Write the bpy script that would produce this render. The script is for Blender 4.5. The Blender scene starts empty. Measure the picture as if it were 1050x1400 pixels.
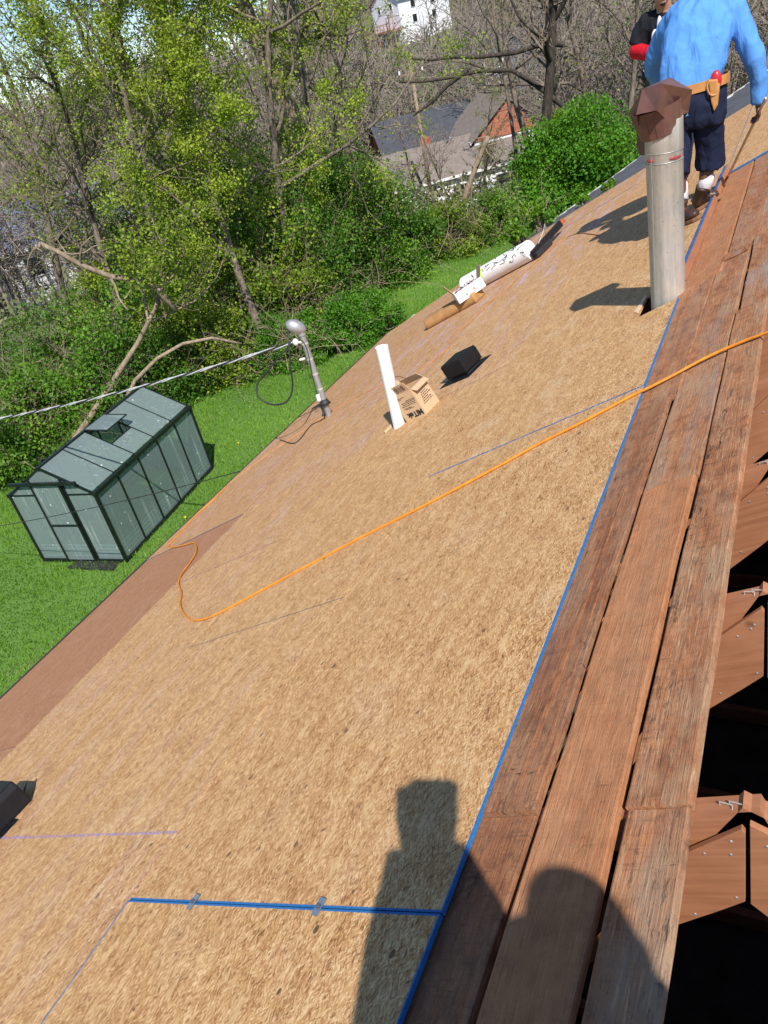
import bpy, math, random
import numpy as np
from mathutils import Vector, Matrix, noise
random.seed(7)
rng = np.random.default_rng(11)
S = bpy.context.scene
COL = S.collection

# ------------------------------------------------------------------ camera
H = 6.5                                    # lens height above the lawn
FPX, CX, CY = 1061.0, 525.0, 700.0         # focal length and centre in photo pixels (1050 x 1400)
_r = np.array([601, -807, 1061.0]); _r /= np.linalg.norm(_r)
_n = np.array([432, 1715, 1061.0]); _n -= _r * (_n @ _r); _n /= np.linalg.norm(_n)
_l = np.cross(_n, _r)
if _l[0] > 0: _l = -_l
RM = np.array([-_l, _r, -_n])              # camera (x right, y down, z forward) -> world
cam_d = bpy.data.cameras.new('camera'); cam = bpy.data.objects.new('camera', cam_d); COL.objects.link(cam)
cam_d.sensor_fit = 'HORIZONTAL'; cam_d.sensor_width = 36.0; cam_d.lens = 36.0 * FPX / 1050.0
cam_d.clip_start = 0.02; cam_d.clip_end = 3000
_m = np.eye(4); _m[:3, 0] = RM[:, 0]; _m[:3, 1] = -RM[:, 1]; _m[:3, 2] = -RM[:, 2]; _m[:3, 3] = (0, 0, H)
cam.matrix_world = Matrix(_m.tolist())
S.camera = cam
S.render.resolution_x, S.render.resolution_y = 768, 1024

# ------------------------------------------------------------------ sky, sun, exposure
SUN_EL, SUN_AZ = math.radians(50), math.radians(145)      # azimuth clockwise from +Y
W = bpy.data.worlds.new('World'); S.world = W; W.use_nodes = True
nt = W.node_tree; bg = nt.nodes['Background']
sky = nt.nodes.new('ShaderNodeTexSky'); sky.sky_type = 'NISHITA'; sky.sun_disc = False
sky.sun_elevation = SUN_EL; sky.sun_rotation = SUN_AZ; sky.air_density = 1.0; sky.dust_density = 0.0; sky.ozone_density = 3.0; sky.altitude = 1800
nt.links.new(sky.outputs[0], bg.inputs[0]); bg.inputs[1].default_value = 0.105
sd = bpy.data.lights.new('sun', 'SUN'); sd.energy = 4.6; sd.angle = math.radians(0.53); sd.color = (1.0, 0.955, 0.89)
so = bpy.data.objects.new('sun', sd); COL.objects.link(so); so.location = (20, -25, 40)
LDIR = Vector((-math.cos(SUN_EL) * math.sin(SUN_AZ), -math.cos(SUN_EL) * math.cos(SUN_AZ), -math.sin(SUN_EL)))
so.rotation_euler = LDIR.to_track_quat('-Z', 'Y').to_euler()
S.view_settings.view_transform = 'Standard'; S.view_settings.look = 'None'
S.view_settings.exposure = 0.5; S.view_settings.gamma = 1.0; S.view_settings.use_curve_mapping = False

# ------------------------------------------------------------------ pixel -> place helpers
TH = math.radians(24.625); CT, ST = math.cos(TH), math.sin(TH); DP = 1.1187
E_U = np.array([-CT, 0, -ST]); E_Y = np.array([0, 1.0, 0]); E_N = np.array([-ST, 0, CT])
P0 = -DP * E_N + np.array([0, 0, H])
def arr(*a): return np.array(a, float)
def ray(x, y):
    d = np.array([x - CX, y - CY, FPX]); return RM @ (d / np.linalg.norm(d))
def rp(u, y, h=0.0): return P0 + u * E_U + y * E_Y + h * E_N       # point on the roof slope
def ruv(x, y):
    d = ray(x, y); p = d * (-DP / (d @ E_N)); return p @ E_U, p[1]
def rpx(x, y, h=0.0):
    u, v = ruv(x, y); return rp(u, v, h)
def gpx(x, y, z=0.0):
    d = ray(x, y); return d * ((z - H) / d[2]) + np.array([0, 0, H])
def ypx(x, y, Y):                                                  # where the pixel's ray meets the plane y = Y
    d = ray(x, y); return d * (Y / d[1]) + np.array([0, 0, H])
def dpx(x, y, dist):                                               # at a horizontal distance
    d = ray(x, y); return d * (dist / math.hypot(d[0], d[1])) + np.array([0, 0, H])

# ------------------------------------------------------------------ objects
ORG = {}
def wloc(o): return ORG.get(o.name, np.zeros(3)) if o else np.zeros(3)
def thing(name, label, cat, base=(0, 0, 0), group=None, kind=None):
    o = bpy.data.objects.new(name, None); COL.objects.link(o); o.location = tuple(base)
    o.empty_display_size = 0.1
    ORG[o.name] = np.array(base, float)
    return tag(o, label, cat, group, kind)
def tag(o, label=None, cat=None, group=None, kind=None):
    if label: o['label'] = label
    if cat: o['category'] = cat
    if group: o['group'] = group
    if kind: o['kind'] = kind
    return o
def link(name, me, mat, parent=None, base=None):
    if mat is not None:
        for m in (mat if isinstance(mat, (list, tuple)) else [mat]): me.materials.append(m)
    o = bpy.data.objects.new(name, me); COL.objects.link(o)
    if parent is not None:
        o.parent = parent; ORG[o.name] = wloc(parent)
    elif base is not None:
        o.location = tuple(base); ORG[o.name] = np.array(base, float)
    return o
def npmesh(name, V, faces, smooth=False, matidx=None, tint=None):
    """V (n,3); faces list of int arrays (m,k)"""
    me = bpy.data.meshes.new(name)
    V = np.asarray(V, np.float32); me.vertices.add(len(V)); me.vertices.foreach_set('co', V.ravel())
    tot = [np.full(len(f), f.shape[1], np.int32) for f in faces]
    lo = np.concatenate([f.ravel() for f in faces]).astype(np.int32); tot = np.concatenate(tot)
    st = np.concatenate([[0], np.cumsum(tot)[:-1]]).astype(np.int32)
    me.loops.add(len(lo)); me.loops.foreach_set('vertex_index', lo)
    me.polygons.add(len(tot)); me.polygons.foreach_set('loop_start', st); me.polygons.foreach_set('loop_total', tot)
    if matidx is not None: me.polygons.foreach_set('material_index', np.concatenate(matidx).astype(np.int32))
    me.polygons.foreach_set('use_smooth', np.full(len(tot), smooth))
    me.update(calc_edges=True)
    if tint is not None:
        a = me.attributes.new('tint', 'FLOAT', 'POINT'); a.data.foreach_set('value', np.asarray(tint, np.float32))
    me.validate()
    return me
class MB:
    def __init__(s): s.v = []; s.f = []
    def add(s, vs, fs):
        k = len(s.v); s.v += [tuple(map(float, p)) for p in vs]; s.f += [tuple(i + k for i in f) for f in fs]; return s
    def box(s, c, size, R=None):
        R = np.eye(3) if R is None else R; hx, hy, hz = [q / 2 for q in size]
        P = [np.array(c) + R @ np.array([x * hx, y * hy, z * hz]) for z in (-1, 1) for x, y in ((-1, -1), (1, -1), (1, 1), (-1, 1))]
        return s.add(P, [(3, 2, 1, 0), (4, 5, 6, 7), (0, 1, 5, 4), (1, 2, 6, 5), (2, 3, 7, 6), (3, 0, 4, 7)])
    def bar(s, a, b, w, t, up=(0, 0, 1)):
        a = np.array(a, float); b = np.array(b, float); d = b - a; L = np.linalg.norm(d); d /= L
        up = np.array(up, float); x = np.cross(up, d); x /= np.linalg.norm(x); z = np.cross(d, x)
        return s.box((a + b) / 2, (w, L, t), np.array([x, d, z]).T)
    def prism(s, poly, off):
        n = len(poly); off = np.array(off, float); P = [np.array(p, float) for p in poly]
        return s.add(P + [p + off for p in P], [tuple(reversed(range(n))), tuple(range(n, 2 * n))] + [(i, (i + 1) % n, n + (i + 1) % n, n + i) for i in range(n)])
    def tube(s, pts, rad, seg=10, caps=True, flat=None):
        pts = [np.array(p, float) for p in pts]; n = len(pts)
        if not hasattr(rad, '__len__'): rad = [rad] * n
        ref = None; rings = []
        for i, p in enumerate(pts):
            d = pts[min(i + 1, n - 1)] - pts[max(i - 1, 0)]; d = d / (np.linalg.norm(d) + 1e-9)
            if ref is None:
                ref = np.cross(d, (0, 0, 1.0) if abs(d[2]) < .9 else (1.0, 0, 0))
            ref = ref - d * (ref @ d); ref /= np.linalg.norm(ref) + 1e-9; q = np.cross(d, ref)
            r = rad[i]; r = (r, r) if not hasattr(r, '__len__') else r
            rings.append([p + ref * math.cos(a) * r[0] + q * math.sin(a) * r[1] for a in [2 * math.pi * k / seg for k in range(seg)]])
        V = [v for R in rings for v in R]
        F = [(i * seg + k, i * seg + (k + 1) % seg, (i + 1) * seg + (k + 1) % seg, (i + 1) * seg + k) for i in range(n - 1) for k in range(seg)]
        if caps: F += [tuple(reversed(range(seg))), tuple(range((n - 1) * seg, n * seg))]
        return s.add(V, F)
    def loft(s, rings, seg=20):
        """rings: (centre, xdir, rx, ydir, ry[, power])"""
        V = []; n = len(rings)
        for R in rings:
            c, xd, rx, yd, ry = R[:5]; pw = R[5] if len(R) > 5 else 1.0
            c = np.array(c, float); xd = np.array(xd, float); yd = np.array(yd, float)
            for k in range(seg):
                a = 2 * math.pi * k / seg; ca, sa = math.cos(a), math.sin(a)
                ca = math.copysign(abs(ca) ** pw, ca); sa = math.copysign(abs(sa) ** pw, sa)
                V.append(c + xd * rx * ca + yd * ry * sa)
        F = [(i * seg + k, i * seg + (k + 1) % seg, (i + 1) * seg + (k + 1) % seg, (i + 1) * seg + k) for i in range(n - 1) for k in range(seg)]
        F += [tuple(reversed(range(seg))), tuple(range((n - 1) * seg, n * seg))]
        return s.add(V, F)
    def ball(s, c, r, seg=12, rings=8, R=None):
        r = (r, r, r) if not hasattr(r, '__len__') else r; R = np.eye(3) if R is None else R
        V = [np.array(c) + R @ np.array([0, 0, -r[2]])]; F = []
        for i in range(1, rings):
            t = math.pi * i / rings - math.pi / 2
            for k in range(seg):
                a = 2 * math.pi * k / seg
                V.append(np.array(c) + R @ np.array([r[0] * math.cos(t) * math.cos(a), r[1] * math.cos(t) * math.sin(a), r[2] * math.sin(t)]))
        V.append(np.array(c) + R @ np.array([0, 0, r[2]])); last = len(V) - 1
        for k in range(seg):
            F.append((0, 1 + (k + 1) % seg, 1 + k)); F.append((last, 1 + (rings - 2) * seg + k, 1 + (rings - 2) * seg + (k + 1) % seg))
        for i in range(rings - 2):
            for k in range(seg):
                F.append((1 + i * seg + k, 1 + i * seg + (k + 1) % seg, 1 + (i + 1) * seg + (k + 1) % seg, 1 + (i + 1) * seg + k))
        return s.add(V, F)
    def mesh(s, name, org=(0, 0, 0), smooth=False):
        import bmesh
        me = bpy.data.meshes.new(name); o = np.array(org)
        me.from_pydata([tuple(np.array(p) - o) for p in s.v], [], s.f)
        bm = bmesh.new(); bm.from_mesh(me); bmesh.ops.recalc_face_normals(bm, faces=bm.faces); bm.to_mesh(me); bm.free()
        if smooth:
            for p in me.polygons: p.use_smooth = True
        return me
    def build(s, name, mat, parent=None, base=None, smooth=False, bevel=0, auto=None):
        org = wloc(parent) if parent is not None else (np.array(base) if base is not None else np.zeros(3))
        o = link(name, s.mesh(name, org, smooth), mat, parent, base)
        if bevel:
            b = o.modifiers.new('bevel', 'BEVEL'); b.width = bevel; b.segments = 2; b.limit_method = 'ANGLE'
        if auto:
            o.data.set_sharp_from_angle(angle=math.radians(auto))
        return o
def bake(o, mods):
    """apply a list of (type, settings) modifiers into the mesh"""
    for t, kw in mods:
        m = o.modifiers.new(t, t)
        for k, v in kw.items(): setattr(m, k, v)
    dg = bpy.context.evaluated_depsgraph_get(); me = bpy.data.meshes.new_from_object(o.evaluated_get(dg))
    mats = list(o.data.materials); o.modifiers.clear(); o.data = me
    if not me.materials:
        for m in mats: me.materials.append(m)
    for p in me.polygons: p.use_smooth = True
    return o

# ------------------------------------------------------------------ materials
class NT:
    def __init__(s, name):
        s.m = bpy.data.materials.new(name); s.m.use_nodes = True; s.t = s.m.node_tree
        s.p = s.t.nodes['Principled BSDF']; s.out = s.t.nodes['Material Output']
    def n(s, typ, **kw):
        x = s.t.nodes.new('ShaderNode' + typ)
        for k, v in kw.items(): setattr(x, k, v)
        return x
    def l(s, a, b): s.t.links.new(a, b)
    def set(s, node, i, v):
        if hasattr(v, 'is_output') or isinstance(v, bpy.types.NodeSocket): s.l(v, node.inputs[i])
        else: node.inputs[i].default_value = v
    def math(s, op, a, b=0.0, c=None, clamp=False):
        x = s.n('Math', operation=op, use_clamp=clamp); s.set(x, 0, a); s.set(x, 1, b)
        if c is not None: s.set(x, 2, c)
        return x.outputs[0]
    def mix(s, f, a, b, mode='MIX'):
        x = s.n('Mix', data_type='RGBA', blend_type=mode, clamp_factor=True)
        s.set(x, 0, f); s.set(x, 6, (*a, 1) if isinstance(a, tuple) else a); s.set(x, 7, (*b, 1) if isinstance(b, tuple) else b)
        return x.outputs[2]
    def ramp(s, f, stops):
        x = s.n('ValToRGB'); e = x.color_ramp.elements
        while len(e) < len(stops): e.new(0.5)
        for k, (p, c) in enumerate(stops):
            e[k].position = p; e[k].color = (*c, 1) if isinstance(c, tuple) else (c, c, c, 1)
        s.l(f, x.inputs[0]); return x.outputs[0]
    def noise(s, vec, scale, detail=3, rough=.55, dist=0.0, out=0):
        x = s.n('TexNoise'); x.inputs['Scale'].default_value = scale; x.inputs['Detail'].default_value = detail
        x.inputs['Roughness'].default_value = rough; x.inputs['Distortion'].default_value = dist
        if vec is not None: s.l(vec, x.inputs['Vector'])
        return x.outputs[out]
    def obj(s): return s.n('TexCoord').outputs['Object']
    def map(s, vec, scale=(1, 1, 1), rot=(0, 0, 0), loc=(0, 0, 0)):
        x = s.n('Mapping'); s.set(x, 'Scale', scale); s.set(x, 'Rotation', rot); s.set(x, 'Location', loc); s.l(vec, x.inputs[0]); return x.outputs[0]
    def attr(s, name, kind='OBJECT'):
        return s.n('Attribute', attribute_name=name, attribute_type=kind).outputs['Fac']
    def bump(s, h, strength=.3, dist=.01):
        x = s.n('Bump'); x.inputs['Strength'].default_value = strength; x.inputs['Distance'].default_value = dist
        s.l(h, x.inputs['Height']); s.l(x.outputs[0], s.p.inputs['Normal']); return x
    def col(s, c): s.set(s.p, 'Base Color', (*c, 1) if isinstance(c, tuple) else c); return s
    def rough(s, r): s.set(s.p, 'Roughness', r); return s
def simple(name, c, rough=.6, metal=0.0, vary=.25, scale=9.0, bump=0.0, spec=None):
    t = NT(name); o = t.obj(); nz = t.noise(o, scale, 4)
    t.col(t.mix(t.ramp(nz, [(.3, 0.0), (.7, 1.0)]), tuple(x * (1 - vary) for x in c), tuple(min(1, x * (1 + vary)) for x in c)))
    t.rough(rough); t.p.inputs['Metallic'].default_value = metal
    if spec is not None: t.p.inputs['Specular IOR Level'].default_value = spec
    if bump: t.bump(nz, bump, .01)
    return t.m
def m_osb():
    t = NT('osb'); o = t.obj(); rnd = t.n('ObjectInfo').outputs['Random']
    off = t.n('CombineXYZ'); t.set(off, 0, t.math('MULTIPLY', rnd, 37.0)); t.set(off, 1, t.math('MULTIPLY', rnd, 91.0))
    va = t.n('VectorMath', operation='ADD'); t.l(o, va.inputs[0]); t.l(off.outputs[0], va.inputs[1]); v = va.outputs[0]
    wob = t.noise(v, 14, 2, out=1); wv = t.n('VectorMath', operation='MULTIPLY_ADD'); t.l(wob, wv.inputs[0]); wv.inputs[1].default_value = (.004, .004, 0); t.l(v, wv.inputs[2])
    v2 = wv.outputs[0]
    def layer(rot, sx, sy, k):
        mp = t.map(v2, (sx, sy, 1), (0, 0, 0), (k * 3.1, k * 7.7, 0)) if rot == 0 else t.map(t.map(v2, rot=(0, 0, rot)), (sx, sy, 1), loc=(k * 3.1, k * 7.7, 0))
        vo = t.n('TexVoronoi', voronoi_dimensions='2D'); vo.inputs['Scale'].default_value = 1; t.l(mp, vo.inputs['Vector'])
        sp = t.n('SeparateColor'); t.l(vo.outputs['Color'], sp.inputs[0]); return sp.outputs[0], sp.outputs[1]
    a, a2 = layer(.06, 50, 230, 1); b, b2 = layer(.40, 46, 210, 2); c, c2 = layer(-.36, 54, 250, 3); d, d2 = layer(1.0, 80, 250, 4); e, e2 = layer(.12, 16, 58, 5)
    lb = t.math('GREATER_THAN', b2, .52); lc = t.math('GREATER_THAN', c2, .6); ld = t.math('GREATER_THAN', d2, .78); le = t.math('GREATER_THAN', e2, .955)
    x = t.mix(lb, a, b); x = t.mix(lc, x, c); x = t.mix(ld, x, d)
    def strand(rot, sx, sy, k): return t.noise(t.map(t.map(v, rot=(0, 0, rot)), (sx, sy, 1), loc=(k, k * 2, 0)), 1, 5, .72)
    f1 = strand(.05, 42, 190, 1); f2 = strand(.45, 40, 170, 5); f3 = strand(-.42, 46, 200, 9)
    fib = t.math('MAXIMUM', f1, t.math('MAXIMUM', f2, f3)); low = t.math('MINIMUM', f1, t.math('MINIMUM', f2, f3))
    spk = t.noise(t.map(v, (110, 210, 1)), 1, 4, .8); crs = t.noise(t.map(v, (7, 17, 1), (0, 0, .1)), 1, 5, .7)
    val = t.math('ADD', t.math('MULTIPLY', x, .24), t.math('ADD', t.math('MULTIPLY', fib, .62), t.math('ADD', t.math('MULTIPLY', low, .62), t.math('ADD', t.math('MULTIPLY', spk, .55), t.math('MULTIPLY', crs, .38)))))
    val = t.math('MULTIPLY_ADD', t.math('SUBTRACT', val, 1.19), 1.25, .525)
    ramp = t.ramp(val, [(.20, (.040, .014, .005)), (.33, (.20, .080, .025)), (.46, (.43, .215, .080)), (.60, (.56, .325, .138)), (.78, (.76, .54, .30))])
    ramp = t.mix(t.math('MULTIPLY', le, t.math('MULTIPLY', e, .7)), ramp, (.66, .45, .23))
    # dark resin spots and bark flecks
    fl = t.n('TexVoronoi', voronoi_dimensions='2D'); t.l(t.map(v2, (14, 20, 1), (0, 0, .3)), fl.inputs['Vector']); fl.inputs['Scale'].default_value = 1
    fs = t.n('SeparateColor'); t.l(fl.outputs['Color'], fs.inputs[0])
    fm = t.math('MULTIPLY', t.math('GREATER_THAN', fs.outputs[0], .93), t.math('LESS_THAN', fl.outputs['Distance'], t.math('MULTIPLY', fs.outputs[1], .17)))
    ramp = t.mix(t.math('MULTIPLY', fm, .85), ramp, (.045, .025, .014))
    mac = t.noise(v, 1.7, 4); ramp = t.mix(t.ramp(mac, [(.35, 0.0), (.68, .25)]), ramp, (.50, .30, .14))
    # per panel: weathering (red brown) and lavender chalk scuffs along the strands
    ramp = t.mix(t.math('MULTIPLY', t.attr('aged'), .9, clamp=True), ramp, t.mix(val, (.17, .060, .028), (.46, .215, .115)))
    ch = t.noise(t.map(v, (1.3, 7.5, 1)), 1, 5, .65); ch = t.ramp(ch, [(.50, 0.0), (.66, 1.0)])
    ramp = t.mix(t.math('MULTIPLY', t.math('MULTIPLY', ch, t.attr('chalk')), t.math('ADD', .35, t.math('MULTIPLY', x, .5))), ramp, (.52, .42, .58))
    du = t.noise(v, 3.1, 5, .7); ramp = t.mix(t.math('MULTIPLY', t.ramp(du, [(.52, 0.0), (.72, 1.0)]), t.math('ADD', .12, t.math('MULTIPLY', t.attr('dust'), .6))), ramp, (.66, .52, .37))
    # blue factory edge paint: within a few mm of the panel's edge, ragged
    sx = t.n('SeparateXYZ'); t.l(o, sx.inputs[0]); X, Y = sx.outputs[0], sx.outputs[1]
    rag = t.math('MULTIPLY', t.noise(o, 220, 4, .7), .007)
    w = t.math('ADD', t.attr('edge'), t.math('SUBTRACT', rag, .0035)); w2 = t.math('ADD', t.attr('edge2'), t.math('SUBTRACT', rag, .0035)); w4 = t.math('ADD', t.attr('edge4'), t.math('SUBTRACT', rag, .0035)); w3 = t.math('ADD', t.attr('edge3'), t.math('SUBTRACT', rag, .0035))
    my = t.math('LESS_THAN', Y, w); mx = t.math('LESS_THAN', X, w2); mx2 = t.math('GREATER_THAN', X, t.math('SUBTRACT', t.attr('len'), w3))
    my2 = t.math('GREATER_THAN', Y, t.math('SUBTRACT', t.attr('wid'), w4))
    m = t.math('MAXIMUM', t.math('MAXIMUM', my, my2), t.math('MAXIMUM', mx, mx2))
    blue = t.mix(t.noise(o, 90, 4), (.006, .065, .22), (.035, .22, .52)); blue = t.mix(t.math('MULTIPLY', t.math('LESS_THAN', t.attr('edge2'), .004), t.math('LESS_THAN', t.attr('edge'), .003)), blue, (.07, .085, .15))
    col = t.mix(m, ramp, blue); t.col(col); t.rough(.72); t.p.inputs['Specular IOR Level'].default_value = .35
    t.bump(t.math('ADD', x, t.math('MULTIPLY', t.math('ADD', fib, spk), .8)), .4, .0014)
    return t.m
def m_board():
    t = NT('old_board'); o = t.obj(); rnd = t.n('ObjectInfo').outputs['Random']
    off = t.n('CombineXYZ'); t.set(off, 0, t.math('MULTIPLY', rnd, 53.0)); t.set(off, 1, t.math('MULTIPLY', rnd, 17.0)); t.set(off, 2, rnd)
    va = t.n('VectorMath', operation='ADD'); t.l(o, va.inputs[0]); t.l(off.outputs[0], va.inputs[1]); v = va.outputs[0]
    wob = t.noise(t.map(v, (.8, 5, 5)), 1, 2)
    gv = t.n('CombineXYZ'); t.set(gv, 0, 0.0)
    g = t.noise(t.map(v, (5, 80, 60)), 1, 5, .65, 1.2); fine = t.noise(t.map(v, (9, 420, 300)), 1, 3, .6)
    ring = t.noise(t.map(v, (2.2, 13, 12)), 1, 5, .65, 1.0)
    base = t.mix(t.ramp(ring, [(.3, 0.0), (.7, 1.0)]), (.27, .098, .042), (.50, .215, .095))
    base = t.mix(t.math('MULTIPLY', t.ramp(g, [(.42, 0.0), (.62, 1.0)]), .38), base, (.15, .055, .027))
    bz = t.noise(v, 16, 6, .72); base = t.mix(t.ramp(bz, [(.38, .6), (.50, 0.0)]), base, (.13, .05, .028)); base = t.mix(t.ramp(bz, [(.54, 0.0), (.70, .6)]), base, (.50, .24, .12))
    cr = t.noise(t.map(v, (130, 10, 10)), 1, 4, .7); base = t.mix(t.math('MULTIPLY', t.ramp(cr, [(.54, 0.0), (.66, .7)]), t.ramp(ring, [(.40, 0.0), (.58, 1.0)])), base, (.12, .05, .03))
    base = t.mix(t.math('MULTIPLY', t.attr('warm'), .55, clamp=True), base, t.mix(bz, (.36, .145, .060), (.60, .27, .125))); base = t.mix(t.math('MULTIPLY', t.attr('warm'), -.45, clamp=True), base, (.10, .042, .028))
    # weathered tan / grey patches
    wp = t.noise(t.map(v, (3.2, 9, 9)), 1, 5, .68); wp = t.ramp(wp, [(.42, 0.0), (.66, 1.0)])
    tan = t.mix(g, (.30, .17, .095), (.50, .33, .20))
    base = t.mix(t.math('MULTIPLY', wp, t.attr('worn'), clamp=True), base, tan)
    gp = t.noise(t.map(v, (2.1, 12, 9), loc=(9, 3, 1)), 1, 5, .62); gp = t.ramp(gp, [(.48, 0.0), (.68, 1.0)])
    base = t.mix(t.math('MULTIPLY', gp, t.attr('grey'), clamp=True), base, t.mix(fine, (.22, .19, .165), (.40, .355, .31)))
    # black mould and saw stains, broken up along and across the grain
    s1 = t.noise(t.map(v, (16, 60, 40)), 1, 4, .75); s2 = t.noise(t.map(v, (2.3, 7, 5), loc=(4, 4, 0)), 1, 4, .6)
    s3 = t.noise(t.map(v, (75, 9, 9)), 1, 3, .7)
    sm = t.math('MULTIPLY', t.ramp(s1, [(.54, 0.0), (.66, .8)]), t.ramp(s2, [(.42, 0.0), (.66, 1.0)]))
    sm = t.math('MAXIMUM', sm, t.math('MULTIPLY', t.math('MULTIPLY', t.ramp(s3, [(.62, 0.0), (.70, 1.0)]), t.ramp(s2, [(.48, 0.0), (.6, 1.0)])), .55))
    base = t.mix(t.math('MULTIPLY', sm, t.attr('stain'), clamp=True), base, (.030, .018, .016))
    sk_ = t.noise(t.map(v, (70, 190, 90)), 1, 3, .7); base = t.mix(t.math('MULTIPLY', t.ramp(sk_, [(.60, 0.0), (.72, .6)]), t.math('ADD', .25, t.math('MULTIPLY', t.attr('stain'), .5)), clamp=True), base, (.035, .020, .017))
    fl_ = t.noise(t.map(v, (14, 130, 60), loc=(2, 0, 0)), 1, 4, .7); base = t.mix(t.math('MULTIPLY', t.ramp(fl_, [(.56, 0.0), (.68, 1.0)]), t.math('MULTIPLY', t.attr('worn'), .7), clamp=True), base, (.56, .36, .21))
    dirt = t.noise(v, 210, 2, .6); base = t.mix(t.math('MULTIPLY', t.ramp(dirt, [(.66, 0.0), (.72, 1.0)]), .55), base, (.52, .34, .22))
    t.col(base); t.rough(.82); t.p.inputs['Specular IOR Level'].default_value = .25
    t.bump(t.math('ADD', t.math('ADD', g, t.math('MULTIPLY', fine, .4)), t.math('MULTIPLY', sm, -.5)), 1.0, .004)
    return t.m
def m_timber():
    t = NT('truss_timber'); o = t.obj()
    g = t.noise(t.map(t.map(o, rot=(0, .42, 0)), (3.5, 60, 70)), 1, 4, .6, .3); w = t.noise(o, 7, 4)
    kn = t.n('TexVoronoi'); t.l(t.map(o, (6, 1, 7)), kn.inputs['Vector']); kn.inputs['Scale'].default_value = 1
    c = t.mix(t.ramp(g, [(.35, 0.0), (.65, 1.0)]), (.27, .100, .044), (.36, .150, .070)); c = t.mix(t.ramp(w, [(.4, 0.0), (.7, .7)]), c, (.40, .175, .085))
    c = t.mix(t.ramp(kn.outputs['Distance'], [(.06, .8), (.12, 0.0)]), c, (.10, .035, .016))
    t.col(c); t.rough(.8); t.bump(g, .15, .001); return t.m
def m_leaf(name, dark, mid, light, trans=.35):
    t = NT(name); a = t.attr('tint', 'GEOMETRY')
    c = t.ramp(a, [(0.0, dark), (.5, mid), (1.0, light)])
    t.col(c); t.rough(.5); t.p.inputs['Specular IOR Level'].default_value = .35
    tr = t.n('BsdfTranslucent'); t.l(t.mix(.35, c, (.35, .42, .03)), tr.inputs[0])
    ms = t.n('MixShader'); ms.inputs[0].default_value = trans; t.l(t.p.outputs[0], ms.inputs[1]); t.l(tr.outputs[0], ms.inputs[2]); t.l(ms.outputs[0], t.out.inputs[0])
    return t.m
def m_bark(name, a, b):
    t = NT(name); o = t.obj(); g = t.noise(t.map(o, (14, 14, 3.5)), 1, 5, .65); t.col(t.mix(t.ramp(g, [(.35, 0.0), (.65, 1.0)]), a, b)); t.rough(.9)
    t.p.inputs['Specular IOR Level'].default_value = .15; t.bump(g, .7, .02); return t.m
def m_terrain():
    t = NT('terrain'); o = t.obj(); n1 = t.noise(o, .9, 6, .65); n2 = t.noise(o, 30, 3); n3 = t.noise(o, .05, 4)
    lawn = t.mix(n2, (.055, .125, .014), (.12, .24, .035)); lawn = t.mix(t.ramp(n1, [(.62, 0.0), (.75, .55)]), lawn, (.17, .13, .07))
    wood = t.mix(n1, (.085, .075, .035), (.17, .135, .085)); wood = t.mix(t.ramp(n3, [(.42, 0.0), (.6, .8)]), wood, (.085, .13, .03))
    ge = t.n('NewGeometry').outputs['Position']; ln = t.n('VectorMath', operation='LENGTH'); t.l(ge, ln.inputs[0])
    k = t.math('ADD', ln.outputs['Value'], t.math('MULTIPLY', t.noise(o, .35, 3), 8.0))
    t.col(t.mix(t.ramp(t.math('MULTIPLY', t.math('SUBTRACT', k, 29.0), .2), [(0.0, 0.0), (1.0, 1.0)]), lawn, wood)); t.rough(.95); t.bump(n2, .6, .03)
    return t.m
M = {}
M['osb'] = m_osb(); M['board'] = m_board(); M['timber'] = m_timber(); M['terrain'] = m_terrain()
M['leaf_lime'] = m_leaf('leaf_lime', (.070, .125, .010), (.19, .285, .020), (.40, .49, .045), .42)
M['leaf_green'] = m_leaf('leaf_green', (.030, .095, .008), (.085, .205, .016), (.19, .35, .030), .38)
M['leaf_deep'] = m_leaf('leaf_deep', (.012, .045, .006), (.034, .105, .012), (.085, .20, .022), .3)
M['leaf_bush'] = m_leaf('leaf_bush', (.030, .115, .008), (.075, .22, .012), (.15, .34, .025), .38)
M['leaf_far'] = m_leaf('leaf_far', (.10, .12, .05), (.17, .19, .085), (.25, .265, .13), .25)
M['grass'] = m_leaf('grass', (.075, .17, .014), (.15, .31, .028), (.28, .46, .070), .38)
M['bark'] = m_bark('bark', (.085, .066, .050), (.24, .195, .155)); M['bark_dark'] = m_bark('bark_dark', (.030, .024, .020), (.085, .068, .055))
M['bark_pale'] = m_bark('bark_pale', (.17, .125, .085), (.36, .28, .20)); M['twig'] = m_bark('twig', (.13, .10, .072), (.27, .215, .165))
M['twig_far'] = m_bark('twig_far', (.165, .135, .110), (.30, .255, .215))  # lighter grey brown: distance haze painted into the twig colour
M['galv'] = simple('galvanised', (.56, .53, .48), .5, .35, .16, 7, .08)
def m_flue():
    t = NT('weathered_flue'); o = t.obj(); st = t.noise(t.map(o, (26, 26, 1.6)), 1, 5, .7); bl = t.noise(o, 9, 5, .7); sp_ = t.noise(o, 60, 3, .7)
    c = t.mix(t.ramp(st, [(.35, 0.0), (.65, 1.0)]), (.36, .335, .30), (.60, .57, .525)); c = t.mix(t.ramp(bl, [(.45, 0.0), (.68, .75)]), c, (.62, .52, .41)); c = t.mix(t.ramp(sp_, [(.66, 0.0), (.72, .8)]), c, (.10, .085, .075))
    t.col(c); t.rough(t.ramp(bl, [(.3, .38), (.7, .62)])); t.p.inputs['Metallic'].default_value = .3; t.bump(bl, .12, .02); return t.m
M['flue'] = m_flue()
M['galv_dull'] = simple('dull_zinc', (.36, .36, .365), .5, .5, .2, 12, .05)
M['brown_metal'] = simple('brown_metal', (.165, .075, .060), .42, .15, .2, 14, .05)
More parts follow.
